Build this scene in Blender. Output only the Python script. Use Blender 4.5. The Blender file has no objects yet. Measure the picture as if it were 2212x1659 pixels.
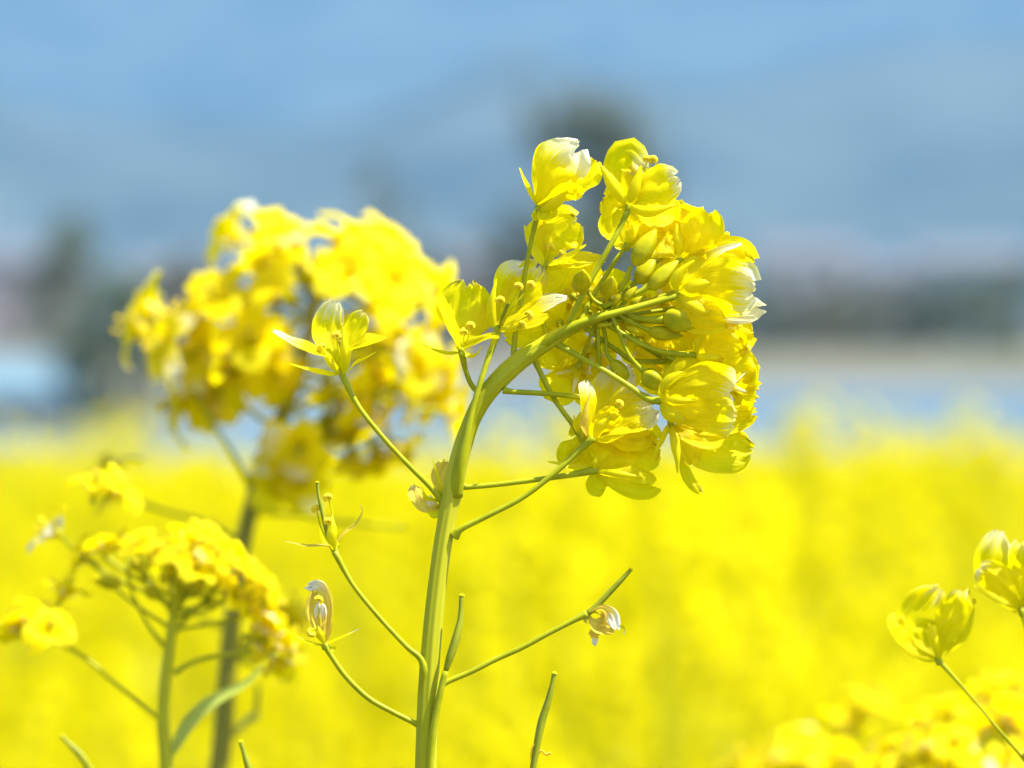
import bpy, math, random
from mathutils import Vector, Matrix, noise
rad = math.radians
scene = bpy.context.scene

# ------------------------------------------------------------------ camera, world, sun, exposure
D = 1.20                        # metres from the lens to the sharp plant
FRAME_W = 0.190                 # width of the sharp plane in the picture (m)
K = FRAME_W / 2212.0            # metres per picture unit on the sharp plane
CAM = Vector((0, 0, 1.62))
PITCH = rad(0.53)
FWD = Vector((0, math.cos(PITCH), -math.sin(PITCH)))
UP = Vector((0, math.sin(PITCH), math.cos(PITCH)))
RIGHT = Vector((1, 0, 0))

cam_d = bpy.data.cameras.new('camera')
cam = bpy.data.objects.new('camera', cam_d)
scene.collection.objects.link(cam)
cam.location = CAM
cam.rotation_euler = (rad(90) - PITCH, 0, 0)
cam_d.sensor_width = 36.0
cam_d.lens = 36.0 * D / FRAME_W
cam_d.clip_start = 0.05
cam_d.clip_end = 40000
cam_d.dof.use_dof = True
cam_d.dof.focus_distance = D
cam_d.dof.aperture_fstop = (cam_d.lens / 1000) / 0.0098
scene.camera = cam

SUN_EL, SUN_AZ = rad(62), rad(108)          # azimuth from +Y towards +X
world = bpy.data.worlds.new('World')
scene.world = world
world.use_nodes = True
wn = world.node_tree
bg = wn.nodes['Background']
sky = wn.nodes.new('ShaderNodeTexSky')
sky.sky_type = 'NISHITA'
sky.sun_disc = False
sky.sun_elevation = SUN_EL
sky.sun_rotation = SUN_AZ
sky.air_density = 1.0
sky.dust_density = 1.0
wn.links.new(sky.outputs[0], bg.inputs[0])
bg.inputs[1].default_value = 0.12

sun_d = bpy.data.lights.new('sun', 'SUN')
sun_d.energy = 5.0
sun_d.angle = rad(0.5)
sun_d.color = (1.0, 0.965, 0.90)
sun = bpy.data.objects.new('sun', sun_d)
scene.collection.objects.link(sun)
SV = Vector((math.sin(SUN_AZ) * math.cos(SUN_EL), math.cos(SUN_AZ) * math.cos(SUN_EL), math.sin(SUN_EL)))
sun.rotation_euler = SV.to_track_quat('Z', 'Y').to_euler()
sun.location = (2, 2, 8)

scene.view_settings.view_transform = 'Standard'
scene.view_settings.look = 'None'
scene.view_settings.gamma = 1
scene.view_settings.use_curve_mapping = False
scene.view_settings.exposure = 1.42
scene.render.engine = 'CYCLES'
scene.cycles.max_bounces = 10
scene.cycles.transmission_bounces = 8
scene.cycles.diffuse_bounces = 6
scene.cycles.volume_bounces = 1

# ------------------------------------------------------------------ materials
def new_mat(name):
    m = bpy.data.materials.new(name)
    m.use_nodes = True
    nt = m.node_tree
    for n in list(nt.nodes):
        nt.nodes.remove(n)
    out = nt.nodes.new('ShaderNodeOutputMaterial')
    return m, nt, out

def N(nt, typ, **kw):
    n = nt.nodes.new(typ)
    for k, v in kw.items():
        if k.startswith('i_'):
            n.inputs[k[2:]].default_value = v
        else:
            setattr(n, k, v)
    return n

def ramp(nt, fac, stops):
    r = nt.nodes.new('ShaderNodeValToRGB')
    e = r.color_ramp.elements
    while len(e) < len(stops):
        e.new(0.5)
    for k, (p, c) in enumerate(stops):
        e[k].position = p
        e[k].color = (c[0], c[1], c[2], 1)
    nt.links.new(fac, r.inputs[0])
    return r

def mixrgb(nt, fac, a, b):
    m = nt.nodes.new('ShaderNodeMix')
    m.data_type = 'RGBA'
    for s, v in ((0, fac), (6, a), (7, b)):
        if isinstance(v, (int, float)):
            m.inputs[s].default_value = v
        elif isinstance(v, tuple):
            m.inputs[s].default_value = (v[0], v[1], v[2], 1)
        else:
            nt.links.new(v, m.inputs[s])
    return m.outputs[2]

def math_n(nt, op, a, b=None, clamp=False):
    m = nt.nodes.new('ShaderNodeMath')
    m.operation = op
    m.use_clamp = clamp
    for s, v in ((0, a), (1, b)):
        if v is None:
            continue
        if isinstance(v, (int, float)):
            m.inputs[s].default_value = v
        else:
            nt.links.new(v, m.inputs[s])
    return m.outputs[0]

def petal_material(name, c_in, c_dark, transl, white=(0.93, 0.90, 0.66), rough=0.36, bump=0.8, tip_white=True, vein=0.55):
    """Sheet material: uv.y runs from claw to tip, uv.x across; object colour red = how far the white tip has spread, papery edge and painted-in glare."""
    m, nt, out = new_mat(name)
    L = nt.links.new
    uv = N(nt, 'ShaderNodeUVMap')
    sep = N(nt, 'ShaderNodeSeparateXYZ')
    L(uv.outputs[0], sep.inputs[0])
    oi = N(nt, 'ShaderNodeObjectInfo')
    mp = N(nt, 'ShaderNodeMapping')
    L(uv.outputs[0], mp.inputs[0])
    mp.inputs['Scale'].default_value = (26, 1.6, 1)
    add = N(nt, 'ShaderNodeVectorMath', operation='ADD')
    L(mp.outputs[0], add.inputs[0])
    comb = N(nt, 'ShaderNodeCombineXYZ')
    r10 = math_n(nt, 'MULTIPLY', oi.outputs['Random'], 37.0)
    L(r10, comb.inputs[0]); L(r10, comb.inputs[1])
    L(comb.outputs[0], add.inputs[1])
    veins = N(nt, 'ShaderNodeTexNoise', i_Scale=1.0, i_Detail=3.0, i_Roughness=0.55)
    L(add.outputs[0], veins.inputs['Vector'])
    vr = ramp(nt, veins.outputs[0], [(0.35, (0, 0, 0)), (0.65, (1, 1, 1))])
    blot = N(nt, 'ShaderNodeTexNoise', i_Scale=3.0, i_Detail=2.0)
    L(add.outputs[0], blot.inputs['Vector'])
    base = mixrgb(nt, math_n(nt, 'MULTIPLY', vr.outputs[0], vein), c_in, c_dark)
    # claw a little greener
    claw = math_n(nt, 'MULTIPLY', math_n(nt, 'SUBTRACT', 0.32, sep.outputs[1], True), 1.6, True)
    base = mixrgb(nt, claw, base, (c_dark[0] * 0.86, c_dark[1] * 0.94, c_dark[2]))
    if tip_white:
        # white tip: papery bleaching plus sun glare painted into the colour
        edge = math_n(nt, 'ADD', sep.outputs[1], math_n(nt, 'MULTIPLY', math_n(nt, 'SUBTRACT', veins.outputs[0], 0.5), 0.55))
        thr = math_n(nt, 'SUBTRACT', 1.06, math_n(nt, 'MULTIPLY', nt_sep(nt, oi.outputs['Color']), 0.5))
        msk = math_n(nt, 'MULTIPLY', math_n(nt, 'SUBTRACT', edge, thr), 4.0, True)
        base = mixrgb(nt, msk, base, white)
    p = N(nt, 'ShaderNodeBsdfPrincipled', i_Roughness=rough)
    p.inputs['Specular IOR Level'].default_value = 0.16
    L(base, p.inputs['Base Color'])
    b = N(nt, 'ShaderNodeBump', i_Strength=bump, i_Distance=0.0005)
    L(veins.outputs[0], b.inputs['Height'])
    L(b.outputs[0], p.inputs['Normal'])
    t = N(nt, 'ShaderNodeBsdfTranslucent')
    L(base, t.inputs[0])
    mx = N(nt, 'ShaderNodeMixShader')
    mx.inputs[0].default_value = transl
    L(p.outputs[0], mx.inputs[1]); L(t.outputs[0], mx.inputs[2])
    L(mx.outputs[0], out.inputs[0])
    return m

def nt_sep(nt, col):
    s = nt.nodes.new('ShaderNodeSeparateColor')
    nt.links.new(col, s.inputs[0])
    return s.outputs[0]

def solid_material(name, c1, c2, scale=60.0, rough=0.5, bump=0.2, stretch=(1, 1, 1), dist=0.0004, spec=0.4, transl=0.0, detail=3.0, coord='Object'):
    m, nt, out = new_mat(name)
    L = nt.links.new
    tc = N(nt, 'ShaderNodeTexCoord')
    mp = N(nt, 'ShaderNodeMapping')
    mp.inputs['Scale'].default_value = stretch
    L(tc.outputs[coord], mp.inputs[0])
    n = N(nt, 'ShaderNodeTexNoise', i_Scale=scale, i_Detail=detail)
    L(mp.outputs[0], n.inputs['Vector'])
    r = ramp(nt, n.outputs[0], [(0.32, c1), (0.68, c2)])
    p = N(nt, 'ShaderNodeBsdfPrincipled', i_Roughness=rough)
    p.inputs['Specular IOR Level'].default_value = spec
    L(r.outputs[0], p.inputs['Base Color'])
    if bump:
        b = N(nt, 'ShaderNodeBump', i_Strength=bump, i_Distance=dist)
        L(n.outputs[0], b.inputs['Height'])
        L(b.outputs[0], p.inputs['Normal'])
    if transl:
        t = N(nt, 'ShaderNodeBsdfTranslucent')
        L(r.outputs[0], t.inputs[0])
        mx = N(nt, 'ShaderNodeMixShader')
        mx.inputs[0].default_value = transl
        L(p.outputs[0], mx.inputs[1]); L(t.outputs[0], mx.inputs[2])
        L(mx.outputs[0], out.inputs[0])
    else:
        L(p.outputs[0], out.inputs[0])
    return m

M = {}
M['petal'] = petal_material('petal_yellow', (0.95, 0.83, 0.002), (0.93, 0.79, 0.001), 0.62)
M['sepal'] = petal_material('sepal_yellow', (0.85, 0.76, 0.003), (0.78, 0.68, 0.002), 0.45, rough=0.38, bump=0.2)
M['withered'] = petal_material('withered_petal', (0.90, 0.72, 0.09), (0.82, 0.52, 0.03), 0.4, rough=0.5, white=(0.92, 0.88, 0.72), bump=0.6)
M['stem'] = solid_material('stem_green', (0.38, 0.385, 0.006), (0.50, 0.48, 0.02), 160, 0.46, 0.25, (1, 1, 0.06), spec=0.18, transl=0.12)
M['stem_dark'] = solid_material('stem_brownish_green', (0.18, 0.17, 0.010), (0.26, 0.235, 0.025), 120, 0.5, 0.12, (1, 1, 0.06), spec=0.25, transl=0.06)  # brownish-green stem of the blurred left plant
M['stalk'] = solid_material('stalk_green', (0.33, 0.345, 0.004), (0.45, 0.45, 0.012), 260, 0.42, 0.10, spec=0.18, transl=0.15)
M['pod'] = solid_material('pod_green', (0.22, 0.25, 0.006), (0.32, 0.33, 0.012), 300, 0.45, 0.15, spec=0.25, transl=0.1)
M['bud'] = solid_material('bud_olive', (0.38, 0.38, 0.002), (0.62, 0.52, 0.004), 420, 0.4, 0.15, spec=0.2, transl=0.22)
M['anther'] = solid_material('anther_pollen', (0.88, 0.62, 0.004), (0.95, 0.76, 0.015), 2200, 0.75, 0.9, dist=0.0002, transl=0.1)
M['leaf'] = solid_material('leaf_green', (0.36, 0.42, 0.05), (0.48, 0.53, 0.10), 90, 0.45, 0.3, transl=0.3)

# ------------------------------------------------------------------ object helpers
COL = scene.collection
def add_obj(name, verts, faces, mats, parent=None, loc=(0, 0, 0), uvs=None, smooth=True, fm=None):
    me = bpy.data.meshes.new(name)
    me.from_pydata([tuple(v) for v in verts], [], faces)
    if not isinstance(mats, (list, tuple)):
        mats = [mats]
    for m in mats:
        me.materials.append(m)
    if fm:
        me.polygons.foreach_set('material_index', fm)
    if smooth:
        me.polygons.foreach_set('use_smooth', [True] * len(me.polygons))
    if uvs:
        lay = me.uv_layers.new(name='UVMap')
        buf = []
        for p in me.polygons:
            for vi in p.vertices:
                buf.extend(uvs[vi])
        lay.data.foreach_set('uv', buf)
    me.update()
    o = bpy.data.objects.new(name, me)
    COL.objects.link(o)
    o.location = loc
    if parent:
        o.parent = parent
    return o

def tag(o, label=None, cat=None, group=None, kind=None):
    if label: o['label'] = label
    if cat: o['category'] = cat
    if group: o['group'] = group
    if kind: o['kind'] = kind
    return o

def empty(name, loc):
    o = bpy.data.objects.new(name, None)
    o.empty_display_size = 0.02
    COL.objects.link(o)
    o.location = loc
    return o

def catmull(pts, n):
    """pts: Vectors, returns n+1 samples"""
    P = [pts[0] * 2 - pts[1]] + list(pts) + [pts[-1] * 2 - pts[-2]]
    out = []
    seg = len(pts) - 1
    for k in range(n + 1):
        t = k / n * seg
        i = min(int(t), seg - 1)
        f = t - i
        a, b, c, d = P[i], P[i + 1], P[i + 2], P[i + 3]
        out.append(0.5 * ((2 * b) + (c - a) * f + (2 * a - 5 * b + 4 * c - d) * f * f + (3 * b - a - 3 * c + d) * f ** 3))
    return out

def lerp_list(vals, t):
    s = t * (len(vals) - 1)
    i = min(int(s), len(vals) - 2)
    return vals[i] + (vals[i + 1] - vals[i]) * (s - i)

def tube_geo(pts, radii, n=14, sides=10, ribs=0.0, nrib=5, cap=True, seed=0.0, flat=1.0):
    c = catmull(pts, n)
    verts, faces = [], []
    ref = Vector((0.13, 0.9, 0.21)).normalized()
    for k, p in enumerate(c):
        t = (c[min(k + 1, n)] - c[max(k - 1, 0)]).normalized()
        a = (ref - t * ref.dot(t)).normalized()
        b = t.cross(a)
        r = lerp_list(radii, k / n)
        for s in range(sides):
            ang = 2 * math.pi * s / sides
            rr = r * (1 + ribs * math.cos(nrib * ang + seed + k * 0.03))
            verts.append(p + a * (rr * math.cos(ang) * flat) + b * (rr * math.sin(ang)))
    for k in range(n):
        for s in range(sides):
            s2 = (s + 1) % sides
            faces.append((k * sides + s, k * sides + s2, (k + 1) * sides + s2, (k + 1) * sides + s))
    if cap:
        verts.append(c[0]); i0 = len(verts) - 1
        tip = (c[n] - c[n - 1]).normalized() * (radii[-1] * 0.5)
        verts.append(c[n] + tip); i1 = len(verts) - 1
        for s in range(sides):
            s2 = (s + 1) % sides
            faces.append((i0, s2, s))
            faces.append((i1, n * sides + s, n * sides + s2))
    return verts, faces

def sheet_geo(pts, width, nrm, seed, nu=11, nv=8, kind='petal', cup=0.22, ripple=0.05, claw=0.2, bend=0.0, tipcurl=0.0, cr=1.0, um=0.62):
    """A petal or sepal: spine through pts, broad side across, cupped towards nrm."""
    rng = random.Random(seed)
    c = catmull(pts, nu)
    length = sum((c[k + 1] - c[k]).length for k in range(nu))
    ph = [rng.uniform(0, 6.28) for _ in range(4)]
    notch = rng.uniform(0.0, 0.06)
    verts, uvs, faces = [], [], []
    for k in range(nu + 1):
        u = k / nu
        t = (c[min(k + 1, nu)] - c[max(k - 1, 0)]).normalized()
        n_ = (nrm - t * nrm.dot(t))
        if n_.length < 1e-6:
            n_ = Vector((0, -1, 0.3)) - t * Vector((0, -1, 0.3)).dot(t)
        n_.normalize()
        s_ = t.cross(n_)
        if kind == 'petal':
            if u < um:
                x = max(0.0, (u - 0.06) / (um - 0.06)); w = claw + (1 - claw) * (x * x * (3 - 2 * x))
            else:
                w = math.sqrt(max(0.0, 1 - ((u - um) / (1.012 - um)) ** 3.2))
        else:
            w = (0.62 + 0.38 * math.sin(math.pi * min(1, u * 1.25))) * (1 - 0.55 * max(0, u - 0.5) / 0.5)
            if u > 0.9: w *= 1 - 3.5 * (u - 0.9)
            if u < 0.12: w *= 0.6 + 3.3 * u
        hw = 0.5 * width * w
        for j in range(nv + 1):
            v = 2 * j / nv - 1
            wob = 1 + 0.05 * noise.noise(Vector((u * 7, 3 * (v > 0), seed * 1.3))) + 0.06 * math.sin(3.1 * u * 3 + ph[0] + (2 if v > 0 else 0))
            back = 0.0
            if kind == 'petal' and u > 0.8:
                back = -notch * length * (1 - abs(v)) * (u - 0.8) / 0.2
            off = cup * (0.45 if kind == 'petal' else 0.7) * width * w * (v * v - 0.3)
            off += ripple * width * (u ** 1.6) * (math.sin(v * 4.2 + ph[1] + u * 2.0) * 0.6 * abs(v) + 0.35 * math.sin(v * 9.0 + ph[2]) * abs(v) ** 0.5)
            if kind == 'petal':
                fl = max(0.0, u - 0.62) / 0.38
                off -= (0.05 + 0.13 * (math.sin(seed * 2.3) * .5 + .5)) * length * fl ** 1.8 + 0.16 * width * v * v * fl
            off += bend * length * math.sin(math.pi * u) + tipcurl * length * max(0.0, u - 0.72) ** 2 * 6
            if kind == 'petal':
                nz = noise.noise(Vector((u * 3.0 + seed * 1.7, v * 1.9, seed * 0.37)))
                nz2 = noise.noise(Vector((u * 6.5, v * 5.0 + seed * 2.1, seed * 0.11)))
                off += width * (0.17 * nz + 0.12 * nz2) * (0.15 + u) * 0.8 * cr
                off += width * 0.016 * math.sin(v * 17 + ph[3] + 3 * nz) * u
                back += length * (0.08 * noise.noise(Vector((v * 2.6, seed * 0.9, 0))) + 0.045 * noise.noise(Vector((v * 8.0, seed * 0.5, 4)))) * max(0, u - 0.55) / 0.45
            if kind == 'petal':      # central crease
                off -= 0.025 * width * math.exp(-(v / 0.16) ** 2) * w
            verts.append(c[k] + s_ * (hw * v * wob) + n_ * off + t * back)
            uvs.append((j / nv, u))
    for k in range(nu):
        for j in range(nv):
            a = k * (nv + 1) + j
            faces.append((a, a + 1, a + nv + 2, a + nv + 1))
    return verts, faces, uvs

def blob_geo(c, axis, length, width, lobes=0.10, n=9, sides=12, twist=0.4, tip=0.75):
    axis = axis.normalized()
    ref = Vector((0.3, 0.8, 0.2))
    a = (ref - axis * ref.dot(axis)).normalized(); b = axis.cross(a)
    verts, faces = [], []
    for k in range(n + 1):
        u = k / n
        r = math.sin(math.pi * (u ** tip)) ** 0.72 * width / 2 if 0 < u < 1 else width * 0.05
        for s in range(sides):
            th = 2 * math.pi * s / sides
            rr = r * (1 - lobes * (0.5 + 0.5 * math.cos(4 * (th + twist * u))))
            verts.append(c + axis * (length * u) + a * (rr * math.cos(th)) + b * (rr * math.sin(th)))
    for k in range(n):
        for s in range(sides):
            s2 = (s + 1) % sides
            faces.append((k * sides + s, k * sides + s2, (k + 1) * sides + s2, (k + 1) * sides + s))
    faces.append(tuple(range(sides - 1, -1, -1)))
    faces.append(tuple(n * sides + s for s in range(sides)))
    return verts, faces

def merge(*geos):
    V, F, I = [], [], []
    for g in geos:
        v, f, mi = g
        o = len(V)
        V += v
        F += [tuple(i + o for i in ff) for ff in f]
        I += [mi] * len(f)
    return V, F, I

# ------------------------------------------------------------------ where things stand: rays through the lens
CROPS = {'A': (1071.5, 293.8, .27341), 'B': (1157.9, 604.9, .23438), 'C': (1157.9, 743.1, .23438),
         'D': (881.4, 553.0, .17189), 'E': (553.0, 622.1, .23438), 'F': (587.6, 985.0, .18751),
         'G': (587.6, 1227.0, .18751), 'H': (898.6, 1192.4, .2813), 'I': (241.9, 414.8, .35939),
         'J': (0.0, 950.5, .42706), 'K': (1520.8, 1071.5, .35413), 'X': (0.0, 0.0, 1.0)}

def at(px, py, dist):
    k = K * dist / D
    return CAM + FWD * dist + RIGHT * ((px - 1106) * k) + UP * (-(py - 829.5) * k)

class Fr:
    """Picture-plane sketch frame of one plant standing `dist` metres from the lens; z counts away from the lens in the same units."""
    def __init__(self, dist):
        self.dist = dist
        self.k = K * dist / D
    def p(self, crop, x, y, z=0.0):
        ox, oy, s = CROPS[crop]
        return at(ox + x * s, oy + y * s, self.dist + z * self.k)
    def w(self, crop, width):
        return width * CROPS[crop][2] * self.k

def nvec(n):
    if n == 'f': return Vector((0, -1, 0.15))
    if n == 'b': return Vector((0, 1, 0.15))
    return (RIGHT * n[0] + UP * n[1] - FWD * n[2]).normalized()

SEED = [100]
class Plant:
    def __init__(self, fr, ground_xy, label, group=None, name='rapeseed_plant'):
        self.fr = fr
        self.base = Vector((ground_xy[0], ground_xy[1], 0.0))
        self.root = tag(empty(name, self.base), label, 'plant', group)
    def rel(self, pts):
        return [p - self.base for p in pts]
    def stem(self, crop, pts, radii, mat, name='stem', n=40, sides=18, ribs=0.05, nrib=6, label=None):
        P = self.rel([self.fr.p(crop, *q) for q in pts])
        v, f = tube_geo(P, [self.fr.w(crop, r) for r in radii], n, sides, ribs, nrib)
        o = add_obj(name, v, f, mat, self.root)
        if label: o['label'] = label
        return o
    def stalk(self, crop, pts, r=None, mat=None, name='flower_stalk', n=16, sides=9):
        P = self.rel([self.fr.p(crop, *q) for q in pts])
        r = r or [20, 17, 18, 22]
        v, f = tube_geo(P, [self.fr.w(crop, x) for x in r], n, sides, 0.04, 3)
        return add_obj(name, v, f, mat or M['stalk'], self.root)
    def flower(self, crop, bx, by, bz=0.0, petals=(), sepals=(), stamens=(), pistil=None, dr=None, nu=18, nv=14, name='flower', bulb=11, label=None):
        fr = self.fr
        B = fr.p(crop, bx, by, bz)
        s = 1.0 / CROPS[crop][2]
        # receptacle
        if dr is None: dr = (0, 1, 0)
        ax = (RIGHT * dr[0] + UP * dr[1] - FWD * dr[2]).normalized()
        kb = fr.k * bulb
        v, f = tube_geo([-ax * kb * 1.1, ax * 0, ax * kb * 0.7], [kb * 0.5, kb * 0.78, kb * 0.55], 5, 9)
        fo = add_obj(name, v, f, M['stalk'], self.root, B - self.base)
        if label: fo['label'] = label
        def sheet(spec, kind, mat, nm):
            pts = [fr.p(crop, q[0], q[1], bz + (q[2] if len(q) > 2 else 0)) - B for q in spec['p']]
            SEED[0] += 1
            v, f, uv = sheet_geo(pts, fr.w(crop, spec['w']) * (.8 if kind == 'sepal' else 1), nvec(spec.get('n', 'f')), SEED[0], nu, nv if kind == 'petal' else 4,
                                 kind, spec.get('cup', 0.2 if kind == 'petal' else 0.35), spec.get('rip', 0.05 if kind == 'petal' else 0.02),
                                 spec.get('claw', 0.2), spec.get('bend', 0.0), spec.get('curl', 0.0), spec.get('cr', 1.0), spec.get('um', 0.62))
            o = add_obj(nm, v, f, spec.get('m', mat), fo, uvs=uv)
            o.color = (spec.get('wh', 0.0), 0, 0, 1)
        for q in petals: sheet(q, 'petal', M['petal'], 'petal')
        for q in sepals: sheet(q, 'sepal', M['sepal'], 'sepal')
        for q in stamens:
            pts = [fr.p(crop, a[0], a[1], bz + (a[2] if len(a) > 2 else 0)) - B for a in q]
            self.stamen(fo, pts, fr.k)
        if pistil:
            pts = [fr.p(crop, a[0], a[1], bz + (a[2] if len(a) > 2 else 0)) - B for a in pistil]
            v, f = tube_geo(pts, [fr.k * 3.2, fr.k * 4.2, fr.k * 3.4, fr.k * 4.6], 10, 8)
            add_obj('pistil', v, f, M['pod'], fo)
        return fo
    def stamen(self, fo, pts, k, anther=1.0):
        v1, f1 = tube_geo(pts, [k * 2.0, k * 1.8, k * 1.7], 8, 6)
        d = (pts[-1] - pts[-2]).normalized()
        side = d.cross(Vector((0, 1, 0))).normalized()
        a = k * 7.6 * anther
        q = [pts[-1] - side * a * 0.9 - d * a * 0.6, pts[-1] - side * a * 0.5 + d * a * 0.35, pts[-1] + side * a * 0.3 + d * a * 0.6,
             pts[-1] + side * a * 1.0, pts[-1] + side * a * 0.75 - d * a * 0.8]
        v2, f2 = tube_geo(q, [k * 2.8, k * 4.6, k * 5.2, k * 4.6, k * 2.6], 12, 8, 0.12, 4)
        V, F, I = merge((v1, f1, 0), (v2, f2, 1))
        add_obj('stamen', V, F, [M['sepal'], M['anther']], fo, fm=I)
    def auto(self, base, axis, size, seed, opened=1.1, stam=True, nu=7, nv=5, white=0.0, nsep=4):
        """An open cross-shaped flower of four petals round `axis`; base in world space, size = petal length in metres."""
        rng = random.Random(seed)
        axis = axis.normalized()
        ref = Vector((rng.uniform(-1, 1), rng.uniform(-1, 1), rng.uniform(-1, 1)))
        a = (ref - axis * ref.dot(axis)).normalized(); b = axis.cross(a)
        kb = size * 0.09
        v, f = tube_geo([-axis * kb, axis * 0, axis * kb * 0.8], [kb * 0.6, kb * 0.85, kb * 0.6], 4, 7)
        fo = add_obj('flower', v, f, M['stalk'], self.root, base - self.base)
        for q in range(4):
            th = math.pi / 2 * q + rng.uniform(-.2, .2)
            r_ = a * math.cos(th) + b * math.sin(th)
            op = opened + rng.uniform(-.25, .25)
            L = size * rng.uniform(.9, 1.1)
            p1 = axis * (.34 * L) + r_ * (.05 * L)
            p2 = p1 + (axis * math.cos(op) + r_ * math.sin(op)) * (.36 * L)
            p3 = p2 + (axis * math.cos(op + .3) + r_ * math.sin(op + .3)) * (.36 * L)
            v, f, uv = sheet_geo([axis * 0.001 * size, p1, p2, p3], L * rng.uniform(.58, .78), axis * math.sin(op) - r_ * math.cos(op), seed * 7 + q, nu, nv,
                                 'petal', 0.16, 0.07)
            o = add_obj('petal', v, f, M['petal'], fo, uvs=uv)
            o.color = (white * rng.uniform(.2, 1) if rng.random() < .6 else 0.0, 0, 0, 1)
        for q in range(nsep):
            th = math.pi / 2 * q + math.pi / 4 + rng.uniform(-.2, .2)
            r_ = a * math.cos(th) + b * math.sin(th)
            L = size * .62
            p1 = axis * (.3 * L) + r_ * (.18 * L)
            p2 = axis * (.62 * L) + r_ * (.65 * L)
            v, f, uv = sheet_geo([axis * 0, p1, p2], L * .26, -r_ + axis * .5, seed * 9 + q, 6, 3, 'sepal', 0.35, 0.02)
            add_obj('sepal', v, f, M['sepal'], fo, uvs=uv)
        if stam:
            for q in range(6):
                th = math.pi / 3 * q + rng.uniform(-.2, .2)
                r_ = a * math.cos(th) + b * math.sin(th)
                e = size * (.62 if q % 3 else .45)
                pts = [axis * 0, axis * e * .5 + r_ * size * .06, axis * e + r_ * size * .13]
                v1, f1 = tube_geo(pts, [size * .016] * 3, 4, 5)
                v2, f2 = blob_geo(pts[-1], axis, size * .15, size * .07, 0.1, 4, 6)
                V, F, I = merge((v1, f1, 0), (v2, f2, 1))
                add_obj('stamen', V, F, [M['sepal'], M['anther']], fo, fm=I)
            v, f = tube_geo([axis * 0, axis * size * .35, axis * size * .66], [size * .03, size * .035, size * .04], 4, 6)
            add_obj('pistil', v, f, M['pod'], fo)
        return fo
    def bud(self, crop, x0, y0, x1, y1, w, z=0.0, dz=0.0, mat=None, lobes=0.2, label=None):
        a = self.fr.p(crop, x0, y0, z); b = self.fr.p(crop, x1, y1, z + dz)
        v, f = blob_geo(Vector((0, 0, 0)), b - a, (b - a).length, self.fr.w(crop, w), lobes, 12, 20)
        o = add_obj('flower_bud', v, f, mat or M['bud'], self.root, a - self.base)
        if label: o['label'] = label
        return o

# ------------------------------------------------------------------ setting: ground, water, far shore, mountains
def height(x, y):
    if y < 33: h = 0.0
    elif y < 38: h = -1.6 * ((y - 33) / 5) ** 0.8
    else: h = -1.6
    left = 1 / (1 + math.exp(max(-40, min(40, (x + 7.6) / 0.5))))
    shore = 263 - 104 * left
    if y > shore:
        h = -1.6 + 1.75 * min(1, (y - shore) / 6)
        h += 0.15 * noise.noise(Vector((x * 0.05, y * 0.03, 0)))
    if y > 900:
        h += min(6, (y - 900) * 0.002)
    return h

def grid_obj(name, xs, ys, hf, mat, kind='structure'):
    verts = [(x, y, hf(x, y)) for y in ys for x in xs]
    nx = len(xs)
    faces = [(j * nx + i, j * nx + i + 1, (j + 1) * nx + i + 1, (j + 1) * nx + i) for j in range(len(ys) - 1) for i in range(nx - 1)]
    o = add_obj(name, verts, faces, mat)
    o['kind'] = kind
    return o

M['soil'] = solid_material('soil_green', (0.07, 0.055, 0.03), (0.10, 0.14, 0.03), 2.0, 0.9, 0.5, dist=0.02)
M['bank'] = solid_material('bank_reeds', (0.15, 0.125, 0.075), (0.23, 0.195, 0.11), 0.12, 0.9, 0.4, (1, 0.4, 1), dist=0.1)
xs = [-9000, -4000, -1500, -600, -250, -120, -60, -30] + [-20 + 0.8 * i for i in range(51)] + [30, 60, 120, 250, 600, 1500, 4000, 9000]
ys = [-60, -20, -5, 0, 5, 10, 20, 30, 33, 34, 35, 36, 37, 38, 60, 100, 140, 150, 153, 155, 156, 158, 160, 163, 168, 180, 200, 230, 255, 260, 262, 264, 266, 269, 275, 290, 320, 360, 420, 500, 700, 900, 1500, 3000, 6000, 13000]
gm, gnt, gout = new_mat('ground_soil_and_reeds')
gtc = N(gnt, 'ShaderNodeTexCoord'); gsep = N(gnt, 'ShaderNodeSeparateXYZ'); gnt.links.new(gtc.outputs['Object'], gsep.inputs[0])
gn = N(gnt, 'ShaderNodeTexNoise', i_Scale=0.06, i_Detail=4.0); gnt.links.new(gtc.outputs['Object'], gn.inputs['Vector'])
gr = ramp(gnt, gn.outputs[0], [(0.35, (0.07, 0.085, 0.04)), (0.5, (0.14, 0.125, 0.08)), (0.65, (0.09, 0.115, 0.05))])
far = math_n(gnt, 'GREATER_THAN', gsep.outputs[1], 100.0)
gc = mixrgb(gnt, far, (0.085, 0.075, 0.03), gr.outputs[0])
gp = N(gnt, 'ShaderNodeBsdfPrincipled', i_Roughness=0.9); gnt.links.new(gc, gp.inputs[0]); gnt.links.new(gp.outputs[0], gout.inputs[0])
grid_obj('ground', xs, ys, height, gm)

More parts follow.
